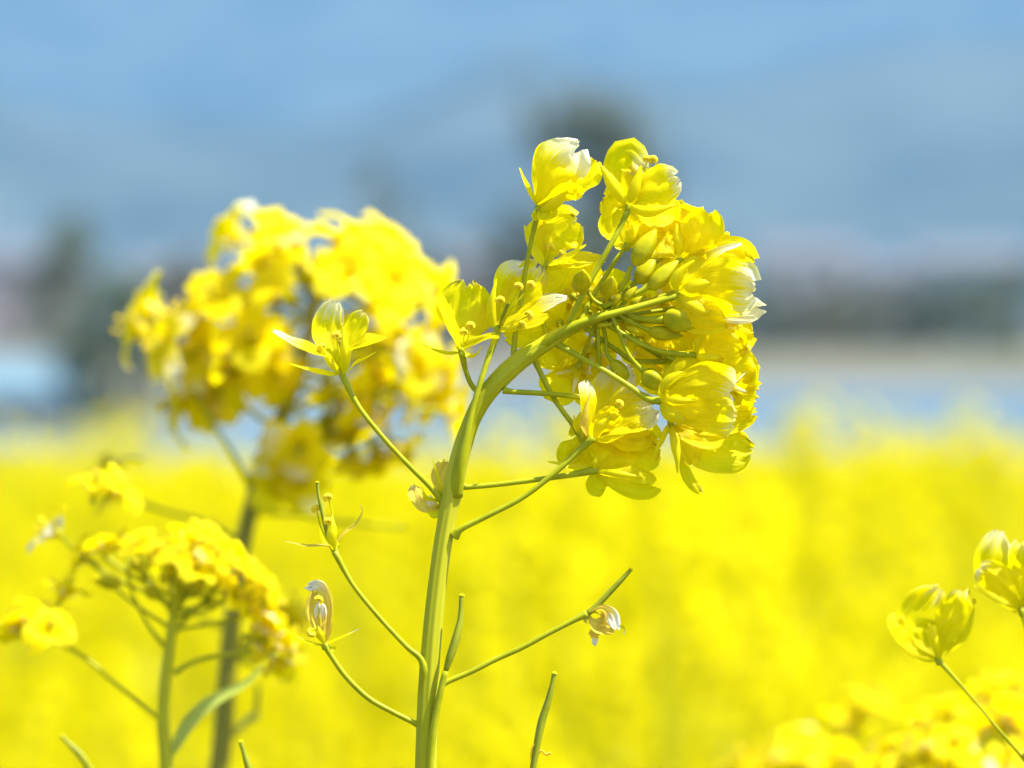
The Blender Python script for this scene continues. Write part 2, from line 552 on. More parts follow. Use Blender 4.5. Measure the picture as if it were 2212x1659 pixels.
wm, wnt, wout = new_mat('lake_water')
wp = N(wnt, 'ShaderNodeBsdfPrincipled', i_Roughness=0.12)
wp.inputs['Base Color'].default_value = (0.13, 0.19, 0.22, 1)
wp.inputs['IOR'].default_value = 1.33
wtc = N(wnt, 'ShaderNodeTexCoord'); wmp = N(wnt, 'ShaderNodeMapping'); wmp.inputs['Scale'].default_value = (0.6, 2.2, 1)
wno = N(wnt, 'ShaderNodeTexNoise', i_Scale=1.3, i_Detail=4.0)
wnt.links.new(wtc.outputs['Object'], wmp.inputs[0]); wnt.links.new(wmp.outputs[0], wno.inputs['Vector'])
wb = N(wnt, 'ShaderNodeBump', i_Strength=0.9, i_Distance=0.35)
wnt.links.new(wno.outputs[0], wb.inputs['Height']); wnt.links.new(wb.outputs[0], wp.inputs['Normal']); wnt.links.new(wp.outputs[0], wout.inputs[0])
o = add_obj('water', [(-400, 35, -0.8), (400, 35, -0.8), (400, 272, -0.8), (-400, 272, -0.8)], [(0, 1, 2, 3)], wm)
o['kind'] = 'structure'

mm, mnt, mout = new_mat('mountain_forest')
mtc = N(mnt, 'ShaderNodeTexCoord')
mn = N(mnt, 'ShaderNodeTexNoise', i_Scale=0.006, i_Detail=4.0, i_Roughness=0.6); mnt.links.new(mtc.outputs['Object'], mn.inputs['Vector'])
mr = ramp(mnt, mn.outputs[0], [(0.38, (0.015, 0.03, 0.035)), (0.52, (0.05, 0.07, 0.06)), (0.66, (0.085, 0.105, 0.10))])
mp_ = N(mnt, 'ShaderNodeBsdfPrincipled', i_Roughness=0.95); mnt.links.new(mr.outputs[0], mp_.inputs[0]); mnt.links.new(mp_.outputs[0], mout.inputs[0])

def range_h(y0, y1, top, fr, seed, base=2.0):
    def h(x, y):
        t = (y - y0) / (y1 - y0)
        prof = math.sin(math.pi * min(1, max(0, t))) ** 0.9
        n = noise.fractal(Vector((x * fr, y * fr, seed)), 1.0, 2.0, 5)
        r = 1 - abs(noise.fractal(Vector((x * fr * 1.7, y * fr * 1.2, seed + 7)), 1.0, 2.0, 5)) * 1.6
        return base + top * prof * (0.62 + 0.28 * n + 0.25 * r)
    return h
grid_obj('foothills', [-2600 + 52 * i for i in range(101)], [3300 + 40 * i for i in range(46)], range_h(3300, 5100, 175, 0.0016, 3.0), mm)
grid_obj('mountain', [-6000 + 100 * i for i in range(121)], [7000 + 90 * i for i in range(61)], range_h(7000, 12400, 1150, 0.00045, 9.0), mm)

# ------------------------------------------------------------------ haze
hz, hnt, hout = new_mat('haze_air')
pv = N(hnt, 'ShaderNodeVolumePrincipled')
pv.inputs['Color'].default_value = (0.20, 0.39, 0.60, 1)
pv.inputs['Density'].default_value = 0.00016
pv.inputs['Anisotropy'].default_value = 0.0
hnt.links.new(pv.outputs[0], hout.inputs['Volume'])
X0, X1, Y0, Y1, Z0, Z1 = -9500, 9500, -80, 13500, -4, 1700
hv = [(x, y, z) for z in (Z0, Z1) for y in (Y0, Y1) for x in (X0, X1)]
o = add_obj('haze', hv, [(0, 2, 3, 1), (4, 5, 7, 6), (0, 1, 5, 4), (2, 6, 7, 3), (0, 4, 6, 2), (1, 3, 7, 5)], hz, smooth=False)
o['kind'] = 'stuff'

# ------------------------------------------------------------------ trees and houses on the far shore
M['bark'] = solid_material('bark', (0.06, 0.045, 0.03), (0.12, 0.09, 0.06), 3, 0.9, 0.6, dist=0.05)
M['crown_a'] = solid_material('leaves_dark', (0.115, 0.135, 0.085), (0.145, 0.165, 0.105), 0.8, 0.7, 0, transl=0.4)
M['crown_b'] = solid_material('leaves_mid', (0.11, 0.14, 0.075), (0.14, 0.17, 0.09), 0.8, 0.7, 0, transl=0.25)
M['crown_c'] = solid_material('leaves_dry', (0.12, 0.11, 0.06), (0.17, 0.15, 0.08), 0.8, 0.8, 0, transl=0.2)

def gz(x, y): return height(x, y)

def tree(x, y, h, w, label, mat, seed, group=None, shape=1.0, nleaf=1500, cat='tree', low=0.22):
    rng = random.Random(seed)
    root = tag(empty('tree', (x, y, gz(x, y) - 0.1)), label, cat, group)
    g = []
    top = Vector((rng.uniform(-.05, .05) * h, rng.uniform(-.05, .05) * h, h * .85))
    g.append(tube_geo([Vector((0, 0, 0)), Vector((w * .03, 0, h * .4)), top], [h * .03, h * .02, h * .006], 8, 7) + (0,))
    limbs = []
    for i in range(9):
        z = h * rng.uniform(low, .75)
        a = rng.uniform(0, 6.28)
        L = w * rng.uniform(.28, .48) * (1 - .4 * z / h)
        e = Vector((math.cos(a) * L, math.sin(a) * L, z + h * rng.uniform(.08, .2)))
        limbs.append(e)
        g.append(tube_geo([Vector((0, 0, z)), Vector((e.x * .5, e.y * .5, z + (e.z - z) * .4)), e], [h * .011, h * .007, h * .003], 4, 5) + (0,))
    V, F, I = merge(*g)
    add_obj('trunk', V, F, M['bark'], root)
    cl = []
    for i in range(26):
        z = h * (low + (1 - low) * rng.random() ** .85)
        t = (z / h - low) / (1 - low)
        rr = w / 2 * max(.12, math.sin(math.pi * min(.98, (t * .9 + .12))) ** (.7 / shape)) * (rng.uniform(.1, 1.0) ** .5)
        a = rng.uniform(0, 6.28)
        cl.append((Vector((math.cos(a) * rr, math.sin(a) * rr, z)), w * rng.uniform(.10, .19)))
    V, F = [], []
    for i in range(nleaf):
        c, r = rng.choice(cl)
        d = Vector((rng.gauss(0, 1), rng.gauss(0, 1), rng.gauss(0, .8)))
        p = c + d.normalized() * r * rng.random() ** .4
        s = w * rng.uniform(.018, .035)
        n = Vector((rng.gauss(0, 1), rng.gauss(0, 1), rng.gauss(0, 1))).normalized()
        t1 = n.orthogonal().normalized() * s; t2 = n.cross(t1) * 1.3
        o_ = len(V)
        V += [p - t1, p - t2, p + t1, p + t2]
        F.append((o_, o_ + 1, o_ + 2, o_ + 3))
    add_obj('crown', V, F, mat, root, smooth=False)
    return root

def ground_x(px, dist): return (px - 1106) * K * dist / D

G_T = 'trees on the far shore'
tree(ground_x(1250, 300), 300, 11.4, 12.5, 'tall dark broad tree rising highest above the far shore, behind the sharp flower head', M['crown_a'], 11, G_T, 1.1, 950)
tree(ground_x(1120, 318), 318, 7.6, 3.6, 'smaller dark tree close left of the tallest one', M['crown_a'], 12, G_T, 1.0, 2000)
tree(ground_x(822, 305), 305, 9.0, 4.0, 'slim dark tree standing alone behind the gap between the two flower heads', M['crown_a'], 13, G_T, .9, 1100)
tree(ground_x(935, 330), 330, 5.4, 3.4, 'low green tree between the slim tree and the tallest tree', M['crown_b'], 14, G_T, 1.0, 1400)
tree(ground_x(255, 160), 160, 4.5, 3.2, 'bushy green tree on the left shore beside the pale blue roof', M['crown_b'], 15, G_T, 1.1, 2400, low=.1)
tree(ground_x(300, 158), 158, 3.1, 1.5, 'dark low tree at the right end of the left shore', M['crown_a'], 16, G_T, 1.0, 1500, low=.04)
tree(ground_x(165, 175), 175, 4.3, 3.0, 'green tree behind the pale blue roof on the left shore', M['crown_b'], 17, G_T, 1.0, 1500, low=.1)
tree(ground_x(400, 200), 200, 3.4, 3.0, 'brownish shrubby tree behind the left flower head, right of the dark low tree', M['crown_c'], 18, G_T, 1.0, 1500, low=.05)
lab = ['grey green bush', 'dark green bush', 'dry brownish bush']
k = 0
rng = random.Random(4)
spots = [(1660, 345, 3.6, 5.0, 1), (1775, 350, 3.2, 4.6, 2), (1885, 352, 3.7, 5.4, 0), (2000, 350, 3.2, 4.4, 1), (2105, 345, 3.9, 4.8, 0), (2205, 352, 4.5, 5.0, 1), (1560, 362, 3.4, 4.6, 1), (1015, 352, 3.0, 4.5, 2)]
where = ['just right of the sharp flower head', 'second right of the sharp flower head', 'midway to the right edge',
         'right of the middle one', 'near the right edge', 'cut by the right edge, tallest of its row',
         'half hidden behind the sharp flower head', 'behind the gap left of the sharp flower head']
for (px, ds, h_, w_, kk), wh in zip(spots, where):
    k += 1
    tree(ground_x(px, ds), ds, h_, w_, lab[kk] + ' on the far bank, ' + wh, [M['crown_b'], M['crown_a'], M['crown_c']][kk], 30 + k, 'bushes along the far bank', .8, 1500, 'bush', low=.02)

M['wall_pink'] = solid_material('wall_pinkish', (0.34, 0.27, 0.26), (0.40, 0.32, 0.31), 1.0, 0.85, 0.1)
M['wall_white'] = solid_material('wall_white', (0.42, 0.39, 0.38), (0.48, 0.45, 0.44), 1.0, 0.85, 0.1)
M['wall_grey'] = solid_material('wall_grey', (0.26, 0.30, 0.30), (0.33, 0.36, 0.35), 1.0, 0.85, 0.1)
M['roof_grey'] = solid_material('roof_grey', (0.10, 0.11, 0.13), (0.16, 0.17, 0.19), 3.0, 0.6, 0.3)
M['roof_blue'] = solid_material('roof_pale_blue', (0.10, 0.18, 0.23), (0.13, 0.22, 0.27), 2.0, 0.9, 0.1)
M['glass'] = solid_material('window_glass', (0.03, 0.04, 0.05), (0.05, 0.06, 0.08), 1.0, 0.1, 0)
M['frame'] = solid_material('window_frame', (0.5, 0.5, 0.5), (0.6, 0.6, 0.6), 1.0, 0.6, 0)

def box(x0, x1, y0, y1, z0, z1):
    v = [Vector((x, y, z)) for z in (z0, z1) for y in (y0, y1) for x in (x0, x1)]
    return v, [(0, 2, 3, 1), (4, 5, 7, 6), (0, 1, 5, 4), (2, 6, 7, 3), (0, 4, 6, 2), (1, 3, 7, 5)]

def house(px, dist, w, h, d, label, wall, roof, group='houses beyond the far shore', name='house', nwin=3, floors=2, roofh=.35):
    x = ground_x(px, dist)
    root = tag(empty(name, (x, dist, gz(x, dist) - .1)), label, 'house' if name == 'house' else 'shed', group)
    v, f = box(-w / 2, w / 2, 0, d, 0, h)
    add_obj('wall', v, f, wall, root, smooth=False)
    e = .35
    rh = w * roofh * .5
    rv = [Vector(q) for q in ((-w/2-e, -e, h+.003), (w/2+e, -e, h+.003), (w/2+e, d+e, h+.003), (-w/2-e, d+e, h+.003), (-w/2-e, d/2, h+rh), (w/2+e, d/2, h+rh))]
    add_obj('roof', rv, [(0, 1, 5, 4), (2, 3, 4, 5), (0, 4, 3), (1, 2, 5), (3, 2, 1, 0)], roof, root, smooth=False)
    for fl in range(floors):
        for i in range(nwin):
            wx = -w / 2 + w * (i + .5) / nwin
            wz = h * (fl + .32) / floors
            v, f = box(wx - .55, wx + .55, -.06, -.003, wz, wz + 1.1)
            fr_ = add_obj('window', v, f, M['frame'], root, smooth=False)
            v, f = box(wx - .46, wx + .46, -.075, -.062, wz + .09, wz + 1.01)
            add_obj('pane', v, f, M['glass'], fr_, smooth=False)
    return root
house(58, 420, 6.4, 5.6, 6, 'pinkish house at the left edge above the pale blue roof', M['wall_pink'], M['roof_grey'])
house(385, 450, 6.0, 5.2, 6, 'pale pinkish house just above the left flower head, right of the green tree', M['wall_pink'], M['roof_grey'])
house(1035, 470, 6.2, 6.3, 6, 'pale pinkish house left of the tallest tree', M['wall_pink'], M['roof_grey'])
house(1745, 480, 7.5, 6.6, 6, 'white walled house above the bushes right of the sharp flower head', M['wall_white'], M['roof_grey'])
house(1900, 520, 7.0, 5.8, 6, 'pinkish house above the middle of the right hand bushes', M['wall_pink'], M['roof_grey'])
house(2100, 500, 8.0, 6.4, 6, 'grey house above the bushes near the right edge', M['wall_grey'], M['roof_grey'])
house(60, 159, 2.3, 1.6, 3.4, 'grey green shed with a pale blue roof on the left shore', M['wall_grey'], M['roof_blue'], 'sheds on the left shore', 'shed', 2, 1, .75)

# ------------------------------------------------------------------ the sharp plant in front
fm = Fr(D)
stem_foot = (fm.p('X', 917, 1720).x - .01, D + .01)
mp = Plant(fm, stem_foot, 'sharp rapeseed plant in the middle, its thick green stem bowed to the right')
mp.stem('X', [(915, 1790), (919, 1660), (924, 1500), (934, 1360), (947, 1240), (962, 1140), (978, 1060), (995, 980), (1018, 910), (1050, 852), (1096, 802), (1140, 766), (1186, 737), (1232, 711), (1282, 690), (1325, 674), (1352, 662)],
        [23.5, 23, 22, 20.5, 19.5, 19.5, 21, 20, 18, 20, 21, 20, 17, 13, 11, 9, 5], M['stem'], n=90, sides=40, ribs=0.045, nrib=9)
a = fm.p('X', 915, 1785) - mp.base
v, f = tube_geo([Vector((0, 0, -.02)), Vector((.004, 0, .6)), a], [.006, .005, .0021], 30, 14, .05, 6)
add_obj('stem', v, f, M['stem'], mp.root)
ST = lambda *a, **k: mp.stalk(*a, **k)
# stalks: crop, points, radii
r5 = [5.6, 5.0, 5.0, 5.6, 7.0]
ST('X', [(958, 1086, 4), (930, 1052, -4), (888, 1010, -14), (832, 950, -16), (776, 880, -12), (740, 812, 0)], [8.5, 6.2, 5.6, 5.4, 5.6, 7.8], n=26)
ST('X', [(1056, 862, 14), (1022, 836, 22), (1006, 800, 12), (998, 762, 0)], [7, 6, 5.4, 8], n=18)
ST('X', [(985, 1072, -8), (993, 1010, -22), (1006, 950, -28), (1022, 880, -26), (1046, 800, -20), (1075, 718, 0)], [15, 13, 9, 6.6, 6.2, 8.5], n=30)
ST('X', [(1108, 792, 8), (1113, 720, 20), (1125, 650, 24), (1137, 575, 18), (1149, 515, 8), (1163, 456, 0)], [7.5, 6, 5.6, 5.2, 5.2, 6.6], n=24)
ST('X', [(1228, 704, 4), (1262, 630, -10), (1310, 545, -14), (1340, 490, -8), (1361, 446, 0)], [8, 6.6, 6.2, 6, 8], n=24)
ST('X', [(1252, 700, 8), (1275, 650, 26), (1312, 590, 44), (1340, 548, 56), (1352, 532, 60)], [6, 5.6, 5.2, 5.2, 6], n=18)
ST('X', [(1190, 738, 14), (1176, 706, 34), (1170, 640, 44), (1177, 578, 40)], [6, 5, 4.6, 6], n=14)
ST('X', [(1170, 748, -8), (1215, 718, -22), (1265, 694, -28), (1345, 672, -26), (1412, 653, -18), (1468, 638, -8)], [9, 8.5, 7.8, 7.2, 6.8, 9], n=30)
ST('X', [(1325, 664, 0), (1342, 626, -4), (1363, 576, -10)], [5, 4.6, 6])
ST('X', [(1340, 664, 14), (1358, 640, 24), (1374, 606, 30)], [5, 4.6, 6])
ST('X', [(1302, 664, 2), (1340, 645, -6), (1375, 634, -8), (1404, 617, -8)], [6, 5.4, 5.2, 7])
ST('X', [(1308, 664, 4), (1282, 648, 10), (1268, 628, 4), (1258, 612, -6)], [5, 4.6, 4.6, 5.6])
ST('X', [(1316, 660, 4), (1316, 648, 2), (1314, 636, -4)], [5, 4.6, 5.6])
ST('X', [(1340, 668, 10), (1365, 684, 4), (1400, 690, -4), (1434, 690, -8)], [6, 6, 6.6, 9])
ST('X', [(1330, 676, 6), (1360, 694, 4), (1385, 706, 4), (1404, 714, 4)], [5, 4.6, 4.6, 6])
ST('X', [(1322, 684, -2), (1336, 716, -6), (1357, 764, -8), (1374, 786, -6), (1391, 803, -4)], [5, 4.4, 4.4, 4.8, 7])
ST('X', [(1300, 690, 12), (1308, 730, 20), (1310, 760, 18), (1322, 780, 14)], [5, 4.4, 4.4, 6])
ST('X', [(1300, 692, 4), (1340, 718, 0), (1378, 740, 2), (1420, 757, 10), (1460, 764, 18), (1503, 767, 24)], [6, 5.2, 5, 5.2, 6, 8.5], n=22)
ST('X', [(1262, 706, 14), (1300, 734, 26), (1340, 762, 40), (1370, 780, 50), (1446, 781, 62)], [6, 5.4, 5.2, 5, 7], n=20)
ST('X', [(1195, 738, 4), (1230, 758, 0), (1268, 780, -4), (1308, 802, -6), (1362, 836, -10), (1400, 862, -14), (1429, 866, -15)], [9, 6.6, 6, 6, 6, 7, 9.5], n=28)
ST('X', [(1148, 762, 14), (1163, 796, 20), (1195, 858, 22), (1232, 910, 20), (1258, 944, 15)], [8, 6, 5.6, 5.6, 8], n=20)
ST('X', [(982, 1158, -10), (998, 1142, -18), (1058, 1112, -26), (1130, 1074, -28), (1200, 1020, -26), (1250, 974, -22), (1281, 945, -20)], [12, 6.5, 5.8, 5.8, 6.4, 7.2, 9.5], n=32)
ST('X', [(1088, 842, 0), (1105, 846, -2), (1160, 849, 0), (1220, 854, 10), (1276, 860, 26)], [9, 6, 5.8, 5.6, 6], n=20)
ST('X', [(1000, 1050, 8), (1012, 1052, 10), (1080, 1046, 10), (1160, 1036, 6), (1230, 1026, 2), (1284, 1016, 0)], [8, 5.8, 5.6, 5.6, 6.4, 9], n=24)
ST('X', [(912, 1500, -6), (916, 1450, -14), (908, 1422, -16), (878, 1396, -14), (820, 1334, -10), (762, 1262, -4), (723, 1192, 0)], [8, 10, 7, 5.6, 5.2, 5.2, 7.5], n=34)
ST('X', [(912, 1572, 0), (892, 1560, -6), (852, 1540, -10), (796, 1508, -10), (748, 1462, -6), (714, 1414, -2), (702, 1392, 0)], [8, 5.8, 5.6, 6, 6, 6, 8], n=30)
ST('X', [(952, 1482, 6), (968, 1472, 8), (1020, 1450, 10), (1072, 1424, 10), (1130, 1398, 8), (1182, 1370, 4), (1240, 1340, 0), (1268, 1326, 0)], [8, 6, 5.8, 5.8, 5.6, 5.4, 5.8, 8.5], n=34)
ST('X', [(927, 1680, -18), (933, 1600, -22), (946, 1520, -26), (962, 1450, -28)], [9, 9, 7.8, 7], n=20)

# green pods
def pod(pl, crop, pts, r, z=0, cap=True):
    P = [pl.fr.p(crop, *q) for q in pts]
    o0 = P[0]
    v, f = tube_geo([q - o0 for q in P], [pl.fr.w(crop, x) for x in r], 22, 12, .04, 4)
    o = add_obj('seed_pod', v, f, M['pod'], pl.root, o0 - pl.base)
    if cap:
        t = (P[-1] - P[-2]).normalized()
        w = pl.fr.w(crop, r[-1])
        v, f = blob_geo(P[-1] - o0 - t * w * .2, t, w * 1.5, w * 2.9, .05, 5, 10, tip=.6)
        add_obj('stigma', v, f, M['sepal'], o)
    return o
p_ = pod(mp, 'X', [(963, 1448, -28), (972, 1420, -28), (983, 1386, -26), (993, 1345, -22), (995, 1320, -20), (997, 1288, -18)], [5.5, 8.5, 9, 6.5, 4.6, 5])
p_['label'] = 'short green pod standing beside the stem'
p_ = pod(mp, 'X', [(1270, 1325, 0), (1290, 1308, 0), (1322, 1274, 0), (1345, 1250, 0), (1362, 1231, 0)], [6.5, 6.5, 6.2, 5, 3.8])
p_['label'] = 'thin green pod pointing up right past a withered flower'

# buds
mp.bud('A', 1085, 1025, 1265, 738, 175, -10, 0, label='large olive bud')
mp.bud('A', 1105, 1165, 1265, 960, 165, 30, 5)
mp.bud('A', 1205, 1215, 1440, 985, 150, -8, 4, label='slim olive bud pointing up right')
mp.bud('A', 665, 1225, 690, 1060, 158, -6, -70, label='round bud facing the lens')
mp.bud('A', 870, 1270, 920, 1110, 135, -4, -50)
mp.bud('A', 1315, 1425, 1640, 1490, 235, -8, -6, label='big opening bud')
mp.bud('A', 1195, 1540, 1480, 1580, 135, 4, 10)
mp.bud('B', 975, 850, 1225, 1010, 215, -4, 0, label='bud below, beside the bell shaped flower')
mp.bud('B', 690, 740, 890, 960, 150, 14, 10)
mp.bud('A', 1010, 1300, 1110, 1190, 70, -12, -6)
mp.bud('A', 930, 1330, 1000, 1230, 60, -6, -6)
mp.bud('A', 1060, 1330, 1190, 1270, 66, 16, 0)
mp.bud('A', 1010, 1450, 1140, 1480, 60, 6, 4)
mp.bud('A', 960, 1210, 1075, 1100, 55, 12, 6)
mp.bud('B', 830, 430, 950, 480, 55, -10, -4)
mp.bud('B', 560, 420, 700, 410, 44, -14, -6)

Fw = mp.flower
# F1 star shaped flower, left
Fw('E', 795, 790, -2, label='star shaped flower with narrow petals on the long left stalk', petals=[
    dict(p=[(785, 780, 0), (740, 640, 4), (680, 470, 16), (660, 330, 26), (705, 150, 8)], w=300, n=(0, .25, 1), wh=.55, claw=.36, cup=.26),
    dict(p=[(770, 770, 0), (690, 640, -6), (560, 590, -18), (400, 500, -26), (250, 325, -24)], w=190, n=(.25, .9, .45), wh=.7, cup=.3),
    dict(p=[(810, 770, 0), (840, 600, 6), (880, 440, 14), (945, 320, 18), (985, 225, 10)], w=215, n=(-.3, .2, 1), wh=.35, cup=.3),
    dict(p=[(805, 770, 0), (840, 580, -4), (930, 530, -18), (1030, 470, -28), (1125, 395, -30)], w=170, n=(-.5, .8, .5), cup=.34)],
   sepals=[dict(p=[(812, 795, -8), (822, 640, -22), (812, 500, -24), (800, 352, -16)], w=120, n='b', cup=.5),
           dict(p=[(850, 780, 0), (920, 700, -6), (1010, 650, -8), (1110, 590, -6)], w=88, n=(-.3, .8, .3)),
           dict(p=[(760, 800, 0), (640, 790, 4), (480, 750, 8), (315, 700, 6)], w=86, n=(0, .7, .7)),
           dict(p=[(770, 790, -6), (690, 700, -14), (640, 610, -16), (590, 530, -16)], w=80, n='b', cup=.5)],
   stamens=[[(790, 780, -4), (700, 660, -10), (610, 545, -10)], [(795, 780, -4), (800, 620, -4), (790, 470, 0)], [(795, 780, 0), (770, 600, -4), (745, 440, 0)]],
   pistil=[(795, 780), (785, 620), (770, 480)], dr=(-.25, .95, .1))
# F2
Fw('D', 672, 1190, 4, label='flower with a round scalloped back petal left of the bowed stem', petals=[
    dict(p=[(680, 1170, 4), (700, 950, 22), (720, 650, 34), (755, 355, 18)], w=700, n=(.1, .1, 1), wh=.18, cup=.16, rip=.07),
    dict(p=[(700, 1160, 8), (860, 960, 30), (960, 760, 36), (1010, 540, 24)], w=330, n=(-.5, .1, .8), wh=.2),
    dict(p=[(640, 1150, -4), (560, 960, 0), (480, 720, 10), (440, 480, 16)], w=200, n=(.7, 0, .7)),
    dict(p=[(690, 1190, -6), (850, 1090, -20), (1010, 1010, -28), (1110, 950, -30)], w=150, n=(-.2, .8, .5))],
   sepals=[dict(p=[(660, 1170, -8), (560, 980, -16), (480, 780, -16), (425, 600, -8)], w=130, n=(.8, .2, .5), cup=.45),
           dict(p=[(640, 1220, 2), (500, 1230, 6), (340, 1190, 6), (180, 1110, 2)], w=125, n=(.1, .9, -.4)),
           dict(p=[(700, 1230, -4), (790, 1270, -8), (870, 1230, -10), (935, 1130, -10)], w=140, n=(-.4, .8, .3)),
           dict(p=[(700, 1150, -10), (830, 1060, -18), (980, 1010, -22), (1100, 960, -22)], w=100, n='b')],
   stamens=[[(690, 1150, -4), (700, 1050, -6), (712, 960, -4)], [(700, 1150, -4), (760, 1020, -6), (792, 880, -4)]], dr=(.0, 1, .2))
# F3
Fw('D', 1120, 915, -2, label='open flower with curled orange anthers in front of the bend', petals=[
    dict(p=[(1110, 890, 0), (1130, 680, 16), (1190, 400, 22), (1270, 210, 14), (1385, 150, -6)], w=300, n=(.3, 0, 1), wh=.75, cup=.3),
    dict(p=[(1150, 890, 0), (1300, 650, 16), (1440, 400, 24), (1620, 130, 8)], w=500, n=(0, .2, 1), wh=.35, cup=.24, rip=.08),
    dict(p=[(1160, 900, -4), (1400, 770, 0), (1650, 620, 2), (1955, 440, -12)], w=310, n=(-.35, .8, .6), wh=.8, cup=.32),
    dict(p=[(1150, 920, -8), (1330, 890, -24), (1500, 830, -34), (1740, 700, -40)], w=240, n=(-.1, .6, .8), cup=.25)],
   sepals=[dict(p=[(1080, 900, -4), (1050, 700, -10), (1065, 500, -12), (1110, 285, -4)], w=140, n='b', cup=.45),
           dict(p=[(1150, 940, -12), (1250, 930, -26), (1380, 870, -34), (1500, 790, -36)], w=130, n='b', cup=.4),
           dict(p=[(1100, 900, 8), (1060, 840, 20), (1080, 800, 24)], w=110)],
   stamens=[[(1160, 890, -8), (1270, 650, -24), (1395, 390, -30)], [(1180, 880, -6), (1320, 640, -20), (1550, 370, -22)], [(1190, 900, -12), (1370, 820, -38), (1520, 750, -46)],
            [(1150, 880, -8), (1160, 700, -20), (1165, 560, -22)], [(1190, 910, -12), (1350, 900, -30), (1430, 880, -34)]],
   pistil=[(1150, 890, -6), (1200, 740, -14), (1260, 600, -16)], dr=(.2, .95, .2))
# F4
Fw('A', 335, 560, -2, label='cup shaped flower at the upper left of the head, white tipped', petals=[
    dict(p=[(345, 545, 6), (375, 380, 18), (420, 220, 22), (500, 90, 12)], w=290, n=(.2, 0, 1), wh=.12, claw=.35, cup=.25),
    dict(p=[(350, 545, -4), (430, 380, -20), (520, 220, -24), (655, 80, -6)], w=410, n='b', wh=.85, claw=.3, cup=.28),
    dict(p=[(370, 550, 4), (520, 430, 14), (640, 310, 18), (755, 180, 10)], w=330, n=(-.4, 0, 1), claw=.3),
    dict(p=[(355, 560, -6), (450, 500, -14), (560, 440, -12), (650, 420, 2)], w=260, n=(-.3, .9, -.4), claw=.5)],
   sepals=[dict(p=[(325, 545, -2), (270, 460, -6), (220, 350, -6), (185, 250, 0)], w=84, n=(.6, .2, .5), cup=.4),
           dict(p=[(350, 600, -8), (450, 540, -22), (540, 430, -26), (600, 320, -22)], w=125, n='b', cup=.4),
           dict(p=[(340, 570, -4), (310, 640, -8), (280, 620, -10)], w=90),
           dict(p=[(345, 590, -8), (390, 650, -12), (460, 630, -14), (475, 570, -14)], w=170, n=(-.2, .8, .4))], dr=(.25, .9, -.1))
# F5
Fw('A', 1048, 550, -2, label='flower at the very top right of the head seen from behind', petals=[
    dict(p=[(1040, 530, 4), (1005, 400, 16), (985, 265, 24), (1045, 150, 10), (1150, 225, -14)], w=300, n=(.2, 0, 1), wh=.5, claw=.5, cup=.2, rip=.08),
    dict(p=[(1060, 530, 0), (1190, 440, -8), (1320, 380, -4), (1420, 330, 8)], w=330, n='b', wh=.55, claw=.4, cup=.26, rip=.1),
    dict(p=[(1030, 545, 6), (970, 510, 22), (910, 490, 30), (845, 470, 30)], w=330, n=(.3, 0, 1), claw=.4, rip=.09),
    dict(p=[(1060, 560, 8), (1150, 590, 24), (1240, 600, 34), (1370, 520, 38)], w=290, n=(-.1, .2, 1), claw=.4),
    dict(p=[(1050, 530, 2), (1080, 420, 8), (1130, 320, 10), (1190, 240, 10)], w=250, n='f', wh=.1, claw=.5)],
   sepals=[dict(p=[(1030, 540, -8), (950, 430, -14), (880, 320, -10), (825, 232, -2)], w=130, n='b', cup=.35),
           dict(p=[(1065, 560, -8), (1180, 600, -16), (1300, 580, -16), (1425, 545, -10)], w=120, n='b', cup=.35),
           dict(p=[(1055, 545, -10), (1085, 450, -24), (1120, 340, -26), (1145, 235, -20)], w=120, n='b', cup=.4),
           dict(p=[(1040, 560, 6), (960, 640, 26), (930, 720, 34)], w=110)],
   stamens=[[(1060, 500, 10), (1130, 340, 14), (1200, 190, 6)], [(1060, 500, 10), (1160, 340, 14), (1245, 190, 4)]], dr=(.2, .95, -.2))
# F6 behind F5
Fw('A', 1032, 868, 60, petals=[
    dict(p=[(1020, 860, 0), (970, 790, 10), (950, 690, 16), (1000, 600, 10)], w=280, n='f'),
    dict(p=[(1045, 850, 0), (1120, 760, 10), (1200, 690, 14), (1290, 640, 8)], w=330, n='f'),
    dict(p=[(1050, 860, 0), (1150, 840, -8), (1220, 800, -6), (1300, 760, 0)], w=260, n='f'),
    dict(p=[(1025, 865, 0), (970, 850, 0), (930, 810, 0), (868, 785, -4)], w=110, n=(0, .8, .5))],
   sepals=[dict(p=[(1020, 868, -4), (960, 870, -6), (930, 850, -6)], w=70), dict(p=[(1040, 850, -6), (1060, 760, -12), (1075, 690, -12)], w=80, n='b')])
# F7
Fw('A', 388, 1020, 40, label='wide open flower behind, its upper petal like a fan', petals=[
    dict(p=[(400, 1000, 6), (440, 860, 18), (500, 760, 22), (640, 672, 10)], w=430, n=(0, .1, 1), wh=.15, cup=.14, rip=.07),
    dict(p=[(380, 990, 4), (340, 880, 16), (350, 780, 20), (385, 672, 14)], w=250, n=(.4, 0, 1)),
    dict(p=[(410, 1030, -6), (530, 1010, -16), (680, 980, -14), (832, 905, -6)], w=230, n=(-.1, .9, .5), cup=.26),
    dict(p=[(400, 1040, -4), (450, 1100, -12), (520, 1150, -14), (570, 1215, -8)], w=420, n=(-.2, .3, 1), cup=.16)],
   sepals=[dict(p=[(375, 1020, -8), (310, 930, -16), (250, 820, -16), (225, 705, -8)], w=125, n=(.6, .2, .8), cup=.4),
           dict(p=[(410, 1020, -14), (520, 990, -26), (630, 920, -28), (712, 860, -24)], w=110, n=(-.1, .8, .6), cup=.4)],
   stamens=[[(400, 1000, 0), (440, 960, -8), (520, 940, -14)], [(400, 1000, 0), (420, 940, 0), (435, 880, 4)]], dr=(.2, .9, .3))
